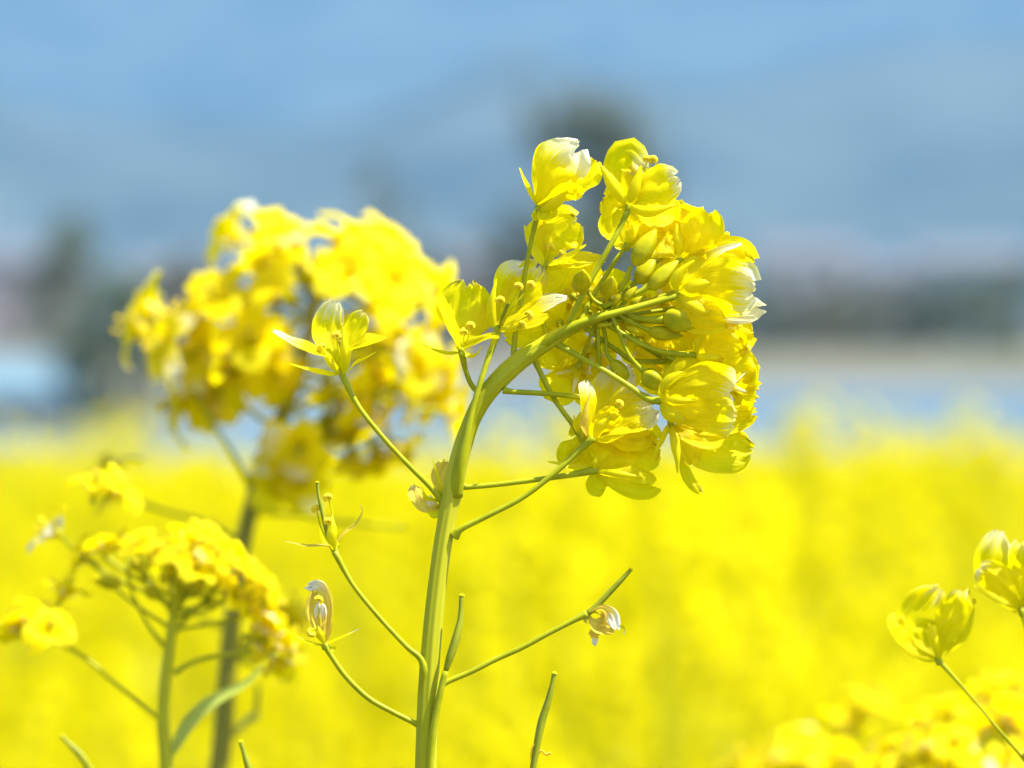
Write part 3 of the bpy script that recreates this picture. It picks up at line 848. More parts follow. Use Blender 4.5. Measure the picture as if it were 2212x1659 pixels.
# F8 large right-facing flower
Fw('A', 1448, 1243, -8, label='large flower facing right with ribbed white edged petals', petals=[
    dict(p=[(1460, 1230, 10), (1620, 1130, 24), (1800, 1010, 26), (2015, 1020, 10)], w=430, n=(0, 0, 1), claw=.3),
    dict(p=[(1465, 1245, -6), (1620, 1190, -26), (1800, 1180, -32), (2030, 1200, -20)], w=470, um=.82, n='b', wh=.55, claw=.34, cup=.24, rip=.10),
    dict(p=[(1465, 1260, 0), (1620, 1330, -10), (1850, 1360, -10), (2125, 1370, 4)], w=250, n=(0, -.2, 1), wh=1.1, claw=.4, cup=.3),
    dict(p=[(1455, 1265, -10), (1500, 1340, -24), (1620, 1420, -28), (1790, 1450, -16)], w=300, n='b', claw=.4)],
   sepals=[dict(p=[(1440, 1225, -6), (1420, 1150, -14), (1470, 1060, -18), (1570, 985, -14)], w=120, n='b', cup=.4),
           dict(p=[(1460, 1220, 6), (1580, 1080, 16), (1740, 920, 16), (1940, 850, 8)], w=150, n=(0, .4, 1), wh=.9, cup=.3),
           dict(p=[(1450, 1260, -14), (1520, 1330, -34), (1640, 1390, -36), (1760, 1390, -28)], w=140, n='b', cup=.4),
           dict(p=[(1455, 1240, -14), (1540, 1210, -34), (1640, 1170, -38), (1700, 1160, -34)], w=150, n='b', cup=.4)],
   stamens=[[(1480, 1240, 0), (1650, 1220, 0), (1800, 1240, -2)]], dr=(.95, .1, -.1))
# flower above it
Fw('A', 1458, 970, 26, label='flower with two pale anthers poking out to the right', petals=[
    dict(p=[(1460, 960, 6), (1480, 840, 18), (1520, 720, 22), (1570, 600, 12)], w=310, n='f', rip=.1),
    dict(p=[(1465, 965, -6), (1550, 870, -18), (1620, 760, -20), (1660, 620, -6)], w=340, n='b', cup=.22, rip=.08),
    dict(p=[(1450, 965, 4), (1380, 900, 4), (1330, 840, 6), (1280, 760, 8)], w=300, n='f'),
    dict(p=[(1450, 955, 8), (1420, 800, 22), (1410, 660, 26), (1450, 515, 18)], w=220, n=(.3, 0, 1)),
    dict(p=[(1470, 975, -4), (1560, 900, -10), (1640, 860, -10), (1720, 880, -6)], w=240, n=(0, .4, 1))],
   sepals=[dict(p=[(1450, 950, -10), (1440, 850, -22), (1430, 760, -22), (1425, 690, -16)], w=90, n='b', cup=.4),
           dict(p=[(1480, 990, -6), (1560, 990, -14), (1660, 940, -14), (1740, 900, -10)], w=120, n='b')],
   dr=(.6, .7, 0))
for q in ([(1500, 940, 10), (1650, 860, 10), (1705, 790, 8), (1785, 705, 6)], [(1510, 960, 4), (1680, 880, 2), (1760, 820, 0), (1835, 770, 0)]):
    v, f = tube_geo(mp.rel([fm.p('A', a[0], a[1], 26 + a[2]) for a in q]), [fm.w('A', x) for x in (8, 13, 14, 24)], 12, 8)
    b_ = fm.p('A', *q[-1][:2], 26) - mp.base
    add_obj('stamen', v, f, M['sepal'], mp.root)
# F9
Fw('B', 1470, 692, 24, label='flower facing right below the large one', petals=[
    dict(p=[(1485, 680, 4), (1640, 590, 14), (1800, 500, 16), (1985, 470, 6)], w=400, n='f', rip=.08),
    dict(p=[(1485, 700, 8), (1660, 770, 20), (1850, 820, 22), (2045, 860, 12)], w=430, n='f', rip=.06),
    dict(p=[(1485, 690, -6), (1600, 650, -20), (1720, 620, -22), (1850, 640, -10)], w=330, n='b', claw=.5),
    dict(p=[(1475, 680, 8), (1480, 560, 20), (1530, 450, 24), (1640, 380, 18)], w=330, n='f')],
   sepals=[dict(p=[(1480, 700, -10), (1560, 720, -22), (1640, 720, -24), (1740, 710, -18)], w=120, n='b', cup=.4),
           dict(p=[(1480, 680, -6), (1500, 590, -14), (1570, 520, -16), (1680, 470, -12)], w=120, n='b', cup=.4)],
   stamens=[[(1500, 690, 4), (1700, 640, 4), (1870, 640, 0), (1940, 640, 0)]], dr=(1, 0, 0))
# F10
Fw('B', 1232, 752, 62, petals=[
    dict(p=[(1220, 745, 0), (1140, 670, 10), (1070, 590, 12), (1000, 500, 6)], w=320, n='f'),
    dict(p=[(1250, 770, 0), (1310, 830, 8), (1370, 880, 10), (1440, 930, 4)], w=300, n='f'),
    dict(p=[(1215, 760, 0), (1090, 760, -6), (960, 745, -6), (835, 755, 0)], w=130, n=(0, .8, .5)),
    dict(p=[(1240, 740, 0), (1290, 640, 10), (1330, 540, 12), (1380, 450, 6)], w=330, n='f')],
   sepals=[dict(p=[(1230, 760, -6), (1200, 820, -12), (1190, 880, -12)], w=80, n='b')])
# F11 bell
Fw('C', 1142, 522, -14, label='big bell shaped flower facing right with a ragged white rim', petals=[
    dict(p=[(1155, 505, 8), (1300, 340, 22), (1500, 220, 26), (1745, 175, 10)], w=400, n='f', wh=.35, claw=.4, rip=.09),
    dict(p=[(1155, 520, -6), (1340, 430, -30), (1580, 380, -40), (1820, 430, -40)], w=470, um=.84, n='b', wh=.42, claw=.4, cup=.25, rip=.10),
    dict(p=[(1160, 545, -6), (1320, 610, -28), (1560, 650, -40), (1825, 670, -40)], w=360, um=.84, n='b', wh=.3, claw=.4, cup=.22, rip=.08),
    dict(p=[(1160, 560, 8), (1380, 690, 26), (1680, 720, 32), (2035, 625, 26)], w=270, n='f', claw=.4)],
   sepals=[dict(p=[(1150, 525, -14), (1260, 525, -40), (1380, 528, -46), (1495, 515, -44)], w=110, n='b', cup=.4),
           dict(p=[(1150, 500, -8), (1200, 380, -20), (1310, 290, -22), (1440, 262, -16)], w=140, n='b', cup=.35),
           dict(p=[(1150, 550, -10), (1230, 640, -28), (1340, 700, -30), (1520, 740, -22)], w=170, n='b', cup=.35)],
   stamens=[[(1200, 520, 10), (1500, 470, 10), (1740, 330, 6)]], dr=(1, 0, -.1))
# F15 hanging one
Fw('C', 1245, 745, 25, label='drooping flower below the bell with long hanging sepals', petals=[
    dict(p=[(1290, 760, 6), (1450, 860, 16), (1680, 960, 18), (1975, 960, 4)], w=500, n='f', claw=.4, cup=.14, rip=.09),
    dict(p=[(1260, 760, -6), (1330, 860, -18), (1400, 960, -18), (1440, 1090, -8)], w=270, n='b', claw=.5),
    dict(p=[(1280, 750, -4), (1400, 800, -14), (1560, 830, -14), (1760, 800, -4)], w=300, n=(0, .3, 1), claw=.5),
    dict(p=[(1340, 900, 0), (1350, 1080, -6), (1420, 1260, -8), (1515, 1360, -4)], w=110, n='b', cup=.4)],
   sepals=[dict(p=[(1225, 740, -4), (1185, 830, -8), (1120, 960, -8), (1072, 1100, -2)], w=72, n='b', cup=.4),
           dict(p=[(1250, 760, -12), (1280, 900, -26), (1300, 1050, -28), (1306, 1190, -22)], w=110, n='b', cup=.4)],
   stamens=[[(1300, 800, 0), (1390, 920, 0), (1450, 1030, -4)]], dr=(.3, -.9, 0))
# F13 front flower right of the stem
Fw('C', 515, 862, -20, label='upright flower with torn white petal tips on the long slanting stalk', petals=[
    dict(p=[(520, 845, 8), (600, 680, 24), (680, 470, 28), (790, 225, 8)], w=400, n=(0, .1, 1), wh=.72, claw=.35, cup=.28, rip=.1),
    dict(p=[(540, 850, 0), (700, 740, 8), (880, 640, 10), (1080, 565, -6)], w=400, n=(-.3, .2, 1), wh=.62, claw=.3, cup=.22),
    dict(p=[(500, 845, -4), (480, 680, -10), (480, 500, -8), (505, 325, 0)], w=190, n=(.6, .1, .8), wh=.75, claw=.4),
    dict(p=[(530, 855, -10), (580, 760, -26), (660, 690, -30), (760, 640, -26)], w=230, n='b', claw=.5, wh=.1),
    dict(p=[(540, 860, 12), (700, 830, 30), (860, 840, 36), (1040, 800, 34)], w=330, n='f', claw=.3)],
   sepals=[dict(p=[(470, 850, -10), (430, 740, -20), (455, 600, -22), (500, 450, -14)], w=110, n=(.5, 0, -.8), cup=.4, m=M['withered']),
           dict(p=[(550, 880, -10), (640, 900, -20), (740, 870, -22), (835, 825, -18)], w=110, n=(0, .7, -.5)),
           dict(p=[(540, 865, -14), (580, 780, -34), (640, 710, -38), (720, 640, -36)], w=130, n='b', cup=.45)],
   stamens=[[(520, 850, -4), (640, 640, -6), (770, 560, -10)]], dr=(.1, 1, .1))
# F12 behind it
Fw('C', 422, 852, 15, petals=[
    dict(p=[(430, 840, 0), (600, 780, 14), (800, 830, 20), (1130, 900, 14)], w=430, n='f', claw=.4),
    dict(p=[(420, 850, 0), (370, 930, 4), (310, 1010, 6), (250, 1100, 4)], w=240, n='f', claw=.4),
    dict(p=[(430, 860, 4), (470, 930, 10), (500, 1000, 10), (560, 1060, 6)], w=260, n='f', claw=.4)],
   sepals=[dict(p=[(410, 845, 0), (360, 800, 0), (320, 830, 0), (330, 740, 0)], w=90), dict(p=[(400, 830, -4), (360, 740, -6), (350, 650, -6)], w=60)])
# F14
Fw('C', 548, 1165, 0, label='darker flower seen from below at the lower right of the head', petals=[
    dict(p=[(560, 1150, 6), (640, 1040, 18), (720, 930, 22), (800, 800, 14)], w=500, n=(0, 0, 1), claw=.3, cup=.12),
    dict(p=[(565, 1180, -4), (720, 1240, -16), (900, 1280, -16), (1095, 1280, -4)], w=300, n='b', claw=.35, cup=.16),
    dict(p=[(545, 1190, 4), (540, 1260, 10), (580, 1300, 12), (645, 1335, 8)], w=240, n='b', claw=.4),
    dict(p=[(570, 1150, 10), (760, 1080, 28), (930, 1000, 34), (1120, 960, 28)], w=420, n='f', claw=.3),
    dict(p=[(530, 1140, 8), (440, 1070, 20), (380, 1010, 22), (340, 960, 18)], w=250, n='f', claw=.4)],
   sepals=[dict(p=[(570, 1180, -12), (700, 1195, -30), (860, 1215, -32), (1005, 1235, -24)], w=90, n='b', cup=.4),
           dict(p=[(520, 1160, 4), (400, 1150, 6), (240, 1110, 6), (105, 1085, 4)], w=100, n=(0, .6, .8), cup=.3),
           dict(p=[(540, 1150, -8), (540, 1090, -16), (560, 1020, -16)], w=70, n='b')], dr=(.9, -.1, 0))
# flower behind the bend and fillers deeper in the head
Fw('D', 1905, 850, 55, label='flower behind the bend of the stem, seen from its back', petals=[
    dict(p=[(1890, 870, 0), (1880, 1010, -10), (1880, 1180, -10), (1900, 1390, 0)], w=640, n='b', claw=.4, cup=.12),
    dict(p=[(1880, 850, 0), (1690, 880, -8), (1480, 930, -8), (1230, 980, 0)], w=430, n='b', claw=.4),
    dict(p=[(1900, 830, 0), (1850, 700, -8), (1820, 600, -8), (1850, 450, 0)], w=430, n='b', claw=.4),
    dict(p=[(1930, 850, 4), (2080, 820, 0), (2250, 760, 0), (2420, 720, 8)], w=430, n='b', claw=.4)],
   sepals=[dict(p=[(1900, 860, -10), (1960, 980, -20), (2010, 1080, -20)], w=90, n='b')])
for (x, y, z, dx, dy, dz_, sd) in [(1290, 745, 66, -.3, -.5, .8, 1), (1345, 690, 80, .2, -.2, 1, 2), (1300, 650, 84, -.2, .3, 1, 3), (1385, 735, 84, .4, -.5, .8, 4),
                                   (1540, 700, 50, .9, -.2, .3, 5), (1420, 560, 60, .3, .5, .8, 6), (1540, 600, 44, .8, .2, .5, 7), (1560, 830, 40, .9, -.3, .3, 8),
                                   (1500, 800, 60, .5, -.3, .7, 9), (1300, 880, 40, .2, -.3, .9, 10), (1235, 690, 80, -.2, .3, .9, 11), (1500, 660, 44, .7, -.2, .6, 12), (1250, 790, 60, -.1, -.5, .9, 13), (1430, 650, 84, .3, 0, 1, 14), (1460, 790, 90, .1, -.4, 1, 15), (1240, 640, 90, -.4, .3, 1, 16), (1460, 520, 60, .3, .6, .6, 17)]:
    mp.auto(fm.p('X', x, y, z), RIGHT * dx + UP * dy + FWD * dz_, 112 * fm.k, sd, 1.0, nu=9, nv=7)
    ST('X', [(1290, 690, 8), ((x + 1290) / 2, (y + 690) / 2, z * .5), (x, y, z)], [4.5, 4.2, 5.5], n=10)

# F16 spent flower with four sepals and a young pod
f16 = Fw('F', 715, 1070, 0, label='spent flower with a bare pod and hooked withered petals', sepals=[
    dict(p=[(712, 1080, -8), (690, 950, -22), (700, 820, -22), (688, 690, -10)], w=150, n='b', cup=.5),
    dict(p=[(690, 1060, 0), (600, 1030, 2), (400, 1035, 4), (150, 985, 0)], w=72, n=(0, .8, .4), m=M['withered'], cup=.3, rip=.3),
    dict(p=[(745, 1000, 0), (830, 890, 0), (960, 790, 0), (1040, 650, -4), (1020, 565, -6)], w=70, n=(-.4, .6, .6), m=M['withered'], wh=.3, rip=.2),
    dict(p=[(680, 1050, 6), (590, 960, 10), (560, 830, 10), (520, 640, 6)], w=60, n=(.6, 0, .8)),
    dict(p=[(730, 1070, 6), (760, 980, 14), (740, 860, 14)], w=90)],
   stamens=[[(690, 1040, -6), (640, 900, -10), (650, 760, -10)], [(680, 1040, 0), (560, 820, 0), (515, 610, 0)], [(720, 1000, 6), (700, 700, 10), (650, 480, 8)]], dr=(-.2, .95, 0))
P = [fm.p('F', *q) - fm.p('F', 715, 1070) for q in ((690, 1050, -4), (630, 880, -6), (570, 600, -6), (535, 450, -6), (521, 310, -6))]
v, f = tube_geo(P, [fm.w('F', x) for x in (26, 24, 24, 17, 20)], 20, 10, .04, 4)
add_obj('pistil', v, f, M['pod'], f16)
v, f = blob_geo(P[-1], UP, fm.w('F', 22), fm.w('F', 62), .1, 5, 10, tip=.6)
add_obj('stigma', v, f, M['sepal'], f16)
# F17 withered
Fw('G', 603, 880, 0, label='withered flower, brown and white, on a curved lower stalk', petals=[
    dict(p=[(600, 870, 0), (530, 700, 8), (460, 480, 10), (500, 270, 4)], w=160, n=(.4, 0, 1), m=M['withered'], rip=.25, cup=.4),
    dict(p=[(610, 870, -4), (655, 640, -10), (650, 400, -8), (560, 215, 0), (440, 205, -8)], w=150, n=(-.5, 0, 1), m=M['withered'], wh=.8, rip=.25, cup=.4),
    dict(p=[(600, 870, -8), (560, 700, -20), (560, 560, -20), (565, 430, -12)], w=150, n='b', m=M['withered'], wh=.9, cup=.4),
    dict(p=[(620, 870, 0), (640, 760, -4), (640, 620, -4), (620, 500, 0)], w=110, n='f', m=M['withered'], wh=.6)],
   sepals=[dict(p=[(585, 890, 0), (480, 880, 2), (320, 820, 2), (140, 695, -2)], w=90, n=(.2, .9, .2), cup=.45),
           dict(p=[(640, 870, 0), (740, 830, -4), (870, 770, -4), (1005, 700, -2)], w=80, n=(-.2, .9, .2), cup=.4, wh=.7),
           dict(p=[(600, 880, -10), (560, 800, -22), (540, 720, -24), (530, 640, -20)], w=120, n='b', cup=.5),
           dict(p=[(640, 900, 4), (700, 930, 10), (730, 900, 12)], w=90)],
   stamens=[[(590, 860, -6), (500, 700, -20), (450, 740, -24)], [(600, 860, -8), (545, 560, -24), (540, 370, -22)]], dr=(-.1, 1, 0))
# F18 withered petals hanging at the pod
Fw('H', 1322, 470, 0, label='shrivelled orange and white petals hanging at the base of the pod', petals=[
    dict(p=[(1325, 470, -4), (1420, 430, -10), (1500, 480, -10), (1535, 595, -6)], w=100, n=(-.3, .6, -.6), m=M['withered'], wh=1.0, rip=.3, cup=.35),
    dict(p=[(1320, 480, 0), (1360, 540, -4), (1430, 570, -4), (1530, 590, 0)], w=130, n='f', m=M['withered'], wh=.1, rip=.25, cup=.35),
    dict(p=[(1430, 440, -4), (1440, 520, -4), (1400, 600, -2), (1325, 640, 0)], w=80, n='f', m=M['withered'], rip=.3),
    dict(p=[(1440, 560, 0), (1390, 620, 0), (1375, 660, -2), (1370, 715, -4)], w=50, n='f', m=M['withered'], wh=.9)],
   sepals=[dict(p=[(1520, 590, 0), (1560, 570, 0), (1600, 590, 0), (1598, 635, 0)], w=34, wh=.6),
           dict(p=[(1325, 480, 0), (1300, 520, 6), (1310, 550, 8)], w=44, m=M['withered'])],
   stamens=[[(1340, 455, 0), (1400, 470, 2), (1430, 490, 2)]], dr=(.7, .5, 0), bulb=8)
# F19 wilted flower tucked behind the stem
Fw('F', 1960, 500, 14, label='wilted brownish flower tucked behind the left side of the stem', petals=[
    dict(p=[(1960, 480, 2), (1940, 340, 10), (1950, 200, 14), (2010, 70, 10)], w=230, n='f', m=M['withered'], rip=.2),
    dict(p=[(1950, 560, 0), (1800, 600, -4), (1680, 480, -6), (1620, 320, 0)], w=190, n='f', m=M['withered'], wh=.3, rip=.2),
    dict(p=[(1950, 580, 0), (1900, 600, -6), (1850, 560, -8), (1815, 460, -6)], w=110, n='f', m=M['withered'], wh=.9, rip=.2)],
   sepals=[dict(p=[(1950, 450, -8), (1925, 320, -14), (1890, 180, -14), (1850, 30, -10)], w=66, n=(.5, 0, -.8), cup=.4),
           dict(p=[(1940, 600, -4), (1860, 680, -8), (1790, 640, -8)], w=120), dict(p=[(1940, 520, -4), (1780, 480, -10), (1715, 330, -10)], w=60)], dr=(-.4, .8, .2))


# ------------------------------------------------------------------ the neighbouring plants, softer
def on_dome(pl, crop, items, centre, size, seed, stalk_from=None, zc=0.0, opened=1.1, stam=True, r=4.5, white=.12, deep=.5, thin=False):
    cx, cy = centre
    for i, it in enumerate(items):
        if thin and i % 4 == 2 and len(it) < 4: continue
        x, y = it[0], it[1]
        z = it[2] if len(it) > 2 else 0
        wh = it[3] if len(it) > 3 else 0.0
        ox, oy, s = CROPS[crop]
        dx, dy = (x - cx), -(y - cy)
        l = math.hypot(dx, dy) + 1e-6
        rr = random.Random(seed + i)
        face = (-.9 if z < 0 else .5) * deep + rr.uniform(-.5, .4)
        ax = RIGHT * (dx / l + rr.uniform(-.4, .4)) + UP * (dy / l * .8 + .15 + rr.uniform(-.3, .3)) + FWD * face
        base = pl.fr.p(crop, x - dx / l * 46 / s, y + dy / l * 46 / s, z / s)
        pl.auto(base, ax, size * pl.fr.k, seed + i, opened + rr.uniform(-.15, .15), stam, white=max(white * rr.random(), wh))
        if stalk_from:
            sx, sy = stalk_from[i % len(stalk_from)]
            mx_, my_ = (sx + x) / 2, (sy + y) / 2 + 12 / s
            pl.stalk(crop, [(sx, sy, 0), (mx_, my_, z / s * .5), (x - dx / l * 46 / s, y + dy / l * 46 / s, z / s)], [r / s, r * .85 / s, r * 1.2 / s], n=8, sides=6)

f2 = Fr(1.62)
q2 = f2.p('X', 470, 1720)
p2 = Plant(f2, (q2.x, q2.y), 'blurred rapeseed plant left of the sharp one, dark stemmed with a broad domed head')
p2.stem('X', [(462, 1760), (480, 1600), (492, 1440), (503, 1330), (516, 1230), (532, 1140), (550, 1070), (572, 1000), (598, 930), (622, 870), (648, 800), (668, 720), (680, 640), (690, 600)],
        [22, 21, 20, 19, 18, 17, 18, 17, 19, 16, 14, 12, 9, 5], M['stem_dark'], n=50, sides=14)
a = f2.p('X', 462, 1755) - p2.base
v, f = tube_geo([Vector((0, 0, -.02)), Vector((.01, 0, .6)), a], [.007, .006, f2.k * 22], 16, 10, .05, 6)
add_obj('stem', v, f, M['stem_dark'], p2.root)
D2 = [(730, 215, 0, .9), (950, 215, -30, .6), (1180, 200, 0), (1330, 230, 30), (1480, 210, 0), (1680, 290, 10), (1760, 370, -20), (1850, 480, 0, .3), (1560, 330, -40, .3), (1450, 450, -60, .5),  # fourth value whitens the tips, painting glints into the petal colour
      (1300, 350, -40), (1100, 330, -10), (1000, 330, 30), (850, 440, 0), (760, 560, -20), (980, 520, -50), (1700, 500, -50, .4), (1600, 620, -70, .6), (1400, 640, -30), (900, 620, 30), (1600, 300, 40)]
on_dome(p2, 'I', D2, (1250, 1000), 112, 300, [(1170, 700), (1200, 640), (1190, 560), (1160, 760), (1210, 600)], thin=True, stam=False)
D2b = [(130, 830, 0, .6), (240, 700, 10), (420, 610, 0), (580, 640, -20), (290, 960, -30, 1.0), (460, 760, -10), (640, 740, 20), (520, 1000, -20, .8), (660, 980, -40), (760, 1130, -10),
       (420, 1180, -10), (560, 1260, 10), (640, 1150, 20), (420, 1330, 20), (340, 820, 30), (830, 880, -40), (960, 960, -10), (980, 1120, -20), (880, 720, 0), (760, 640, 20)]
on_dome(p2, 'I', D2b, (880, 1000), 122, 340, [(1080, 1120), (1130, 900), (1100, 1050), (1160, 760)], thin=True)
D2c = [(1960, 620, 0, .3), (2040, 560, 30), (1820, 700, -30), (1900, 860, -30, .5), (1760, 900, 10), (1640, 820, -10), (1980, 960, 10), (1880, 1100, -30, 1.0), (1960, 1230, 10), (2060, 1380, 0),
       (1900, 1320, 20), (1780, 1240, 10), (1520, 820, 20), (2060, 1060, 20), (2080, 820, 30)]
on_dome(p2, 'I', D2c, (1450, 1000), 114, 380, [(1120, 1060), (1170, 780), (1110, 1180)], thin=True, stam=False)
D2d = [(1300, 1230, 10), (1440, 1290, -20), (1550, 1240, 20), (1400, 1420, 20), (1280, 1460, 20), (1620, 1360, 10), (1060, 1520, -30, 1.0), (1100, 1600, -40, 1.0), (1750, 1560, 20), (1640, 1590, 30), (1480, 1620, 30), (1640, 1120, 50), (1560, 960, 50)]
on_dome(p2, 'I', D2d, (1300, 1150), 106, 420, [(1060, 1300), (1000, 1420), (960, 1560)])
ol = [p2.fr.p('I', *q) for q in ((1120, 560, -60), (1210, 500, -60), (1230, 620, -40), (1050, 640, -40), (1090, 700, -30), (1170, 420, -60), (1240, 560, -70))]
for i, q in enumerate(ol):
    v, f = blob_geo(Vector((0, 0, 0)), UP + RIGHT * (.5 - .2 * i), .0075, .0036, .12, 7, 10)
    add_obj('flower_bud', v, f, M['bud'], p2.root, q - p2.base)
on_dome(p2, 'X', [(600, 975, -20, 1.2), (650, 985, -30, 1.2), (665, 1035, -20, 1.2), (612, 1040, -30, .4)], (585, 1110), 96, 450, [(556, 1100)], deep=1.0)
p2.stalk('X', [(548, 1066, 0), (520, 1010, -6), (470, 930, -14), (415, 838, -10)], [8, 5.6, 5.2, 7])
p2.stalk('X', [(598, 930, 0), (548, 892, -8), (505, 862, -10), (470, 820, -6)], [7, 5.2, 5.2, 6])
p2.stalk('X', [(560, 1108, 0), (640, 1112, 6), (760, 1130, 8), (875, 1140, 6)], [6, 4.6, 4.4, 5])
p2.stalk('X', [(520, 1170, 0), (450, 1130, 6), (370, 1108, 14), (285, 1080, 20)], [7, 5.6, 5.2, 6])
on_dome(p2, 'X', [(240, 1050, 60), (225, 1010, 60)], (290, 1090), 100, 440)
p2.stalk('J', [(1120, 950, 0), (1060, 920, -4), (1000, 895, -8)], [14, 11, 10])
p2.stalk('X', [(500, 1590, -4), (530, 1560, -10), (556, 1545, -14)], [6, 8, 9], mat=M['leaf'])
pod(p2, 'X', [(553, 1548, -14), (556, 1520, -14), (558, 1480, -14)], [5, 6, 4])
on_dome(p2, 'X', [(620, 1330, 40), (600, 1400, 40), (630, 1440, 40), (570, 1370, 40, .5), (655, 1340, 50, 1.0), (590, 1310, 50)], (500, 1400), 104, 460, [(500, 1420)])

f3 = Fr(1.42)
q3 = f3.p('X', 365, 1720)
p3 = Plant(f3, (q3.x, q3.y), 'shorter blurred rapeseed plant at the lower left, slim stemmed with one long leaf')
p3.stem('X', [(360, 1740), (358, 1640), (352, 1560), (356, 1480), (366, 1400), (376, 1320), (384, 1280)], [16, 15, 14, 13, 12.5, 11, 6], M['stem'], n=30, sides=12)
a = f3.p('X', 360, 1736) - p3.base
v, f = tube_geo([Vector((0, 0, -.02)), Vector((.01, 0, .6)), a], [.006, .005, f3.k * 16], 16, 10, .05, 6)
add_obj('stem', v, f, M['stem'], p3.root)
p3.stalk('J', [(825, 1420, 0), (790, 1400, -10), (680, 1310, -20), (560, 1210, -20), (430, 1100, -10), (290, 1015, 0)], [18, 12, 11, 11, 11, 15], n=22)
p3.stalk('J', [(830, 1040, 0), (760, 950, 0), (700, 840, 0), (660, 740, 0), (640, 620, 0)], [14, 10, 9, 9, 9])
p3.stalk('J', [(870, 850, 0), (760, 780, 10), (560, 690, 20), (400, 580, 30), (270, 440, 30)], [14, 10, 9, 9, 8])
p3.stalk('J', [(880, 1180, 0), (960, 1130, 10), (1080, 1095, 14), (1280, 1070, 10)], [16, 12, 12, 13])
p3.stalk('J', [(880, 980, 0), (930, 920, 4), (1000, 850, 4), (1070, 810, 4)], [16, 12, 11, 12])
p3.stalk('J', [(880, 830, 0), (860, 740, 0), (900, 660, 0)], [12, 9, 8])
p3.stalk('J', [(890, 840, 0), (960, 740, 0), (1000, 660, 0)], [12, 9, 8])
D3 = [(450, 520, 0), (660, 490, -20), (560, 470, 20), (780, 500, 10), (900, 540, -20, .3), (980, 500, 20), (1080, 470, 20), (1120, 560, -20, .5), (1000, 610, -30), (1220, 560, 0), (1290, 620, 10), (1180, 680, 0),
      (1380, 730, 0), (1320, 820, 10), (1430, 810, 20), (1080, 640, 30), (850, 590, 30), (1050, 420, -10), (930, 440, 20), (380, 560, 20), (1330, 690, -20), (1240, 760, -10)]
on_dome(p3, 'J', D3, (900, 900), 70, 500, [(890, 800), (880, 900), (885, 860), (895, 750), (875, 960)], white=.15)
on_dome(p3, 'J', [(110, 880, 0), (60, 920, 10), (250, 900, -10), (200, 850, 20), (330, 730, 30)], (200, 1100), 90, 530, white=.15)
on_dome(p3, 'J', [(215, 490, 30, 1.2), (500, 200, 40), (620, 210, 30)], (400, 500), 90, 545, white=.15)
on_dome(p3, 'J', [(1380, 960, 10, .5), (1440, 1050, 10), (1480, 1160, 0, .4), (1400, 1120, 20), (1350, 1010, 10)], (1300, 1000), 90, 560, white=.15)
for i, q in enumerate(((560, 720, 460, 700), (760, 700, 700, 630), (820, 720, 860, 610), (900, 720, 960, 630), (1120, 770, 1290, 800), (800, 790, 720, 740), (960, 760, 1060, 690), (700, 650, 660, 600), (850, 660, 840, 570), (930, 680, 930, 590), (1010, 720, 1080, 640), (760, 640, 740, 570))):
    p3.bud('J', q[0] + 60 * (i == 0), q[1] + 10, q[2], q[3], 62 if i not in (0, 4) else 85, -10)
def leaf(pl, crop, pts, w, n=(0.3, .8, .4)):
    P = [pl.fr.p(crop, *q) for q in pts]
    o0 = P[0]
    v, f, uv = sheet_geo([q - o0 for q in P], pl.fr.w(crop, w), nvec(n), 77, 16, 8, 'sepal', .3, .06)
    return add_obj('leaf', v, f, M['leaf'], pl.root, o0 - pl.base, uvs=uv)
leaf(p3, 'J', [(860, 1600, 0), (940, 1450, -10), (1060, 1330, -20), (1240, 1230, -14), (1330, 1140, -6)], 74, (.5, .5, .8))

for (pts, lb, dist) in (([(1149, 1675, 0), (1158, 1620, 0), (1170, 1560, 0), (1184, 1515, 0), (1193, 1478, 0), (1197, 1456, 0)], 'single green pod at the bottom edge, right of the thick stem', D),
                        ([(548, 1720, 0), (540, 1670, 0), (530, 1635, 0), (520, 1604, 0)], 'small bud tip at the bottom edge, right of the dark stem', 1.26),
                        ([(210, 1690, 0), (180, 1640, 0), (152, 1610, 0), (134, 1592, 0)], 'thin green pod at the bottom left edge', 1.36)):
    fr_ = Fr(dist)
    b0 = fr_.p('X', *pts[0])
    pl = Plant(fr_, (b0.x, b0.y), 'rapeseed plant showing just a ' + lb.replace('single ', '').replace('small ', ''))
    v, f = tube_geo([Vector((0, 0, -.02)), Vector((.004, 0, .7)), b0 - pl.base], [.005, .004, .0008], 20, 8)
    add_obj('stem', v, f, M['stem'], pl.root)
    pod(pl, 'X', pts, [6.5, 7.5, 8.6, 7, 5, 5])
    if dist == D:
        pl.stalk('X', [(1156, 1648, 0), (1148, 1640, -2), (1149, 1618, -4), (1156, 1606, -4)], [2.2, 2, 1.8, 1.6], mat=M['withered'])
        pl.stalk('X', [(1160, 1630, 0), (1170, 1622, -2), (1180, 1630, -4), (1189, 1626, -4)], [2, 2.6, 2.6, 3], mat=M['withered'])

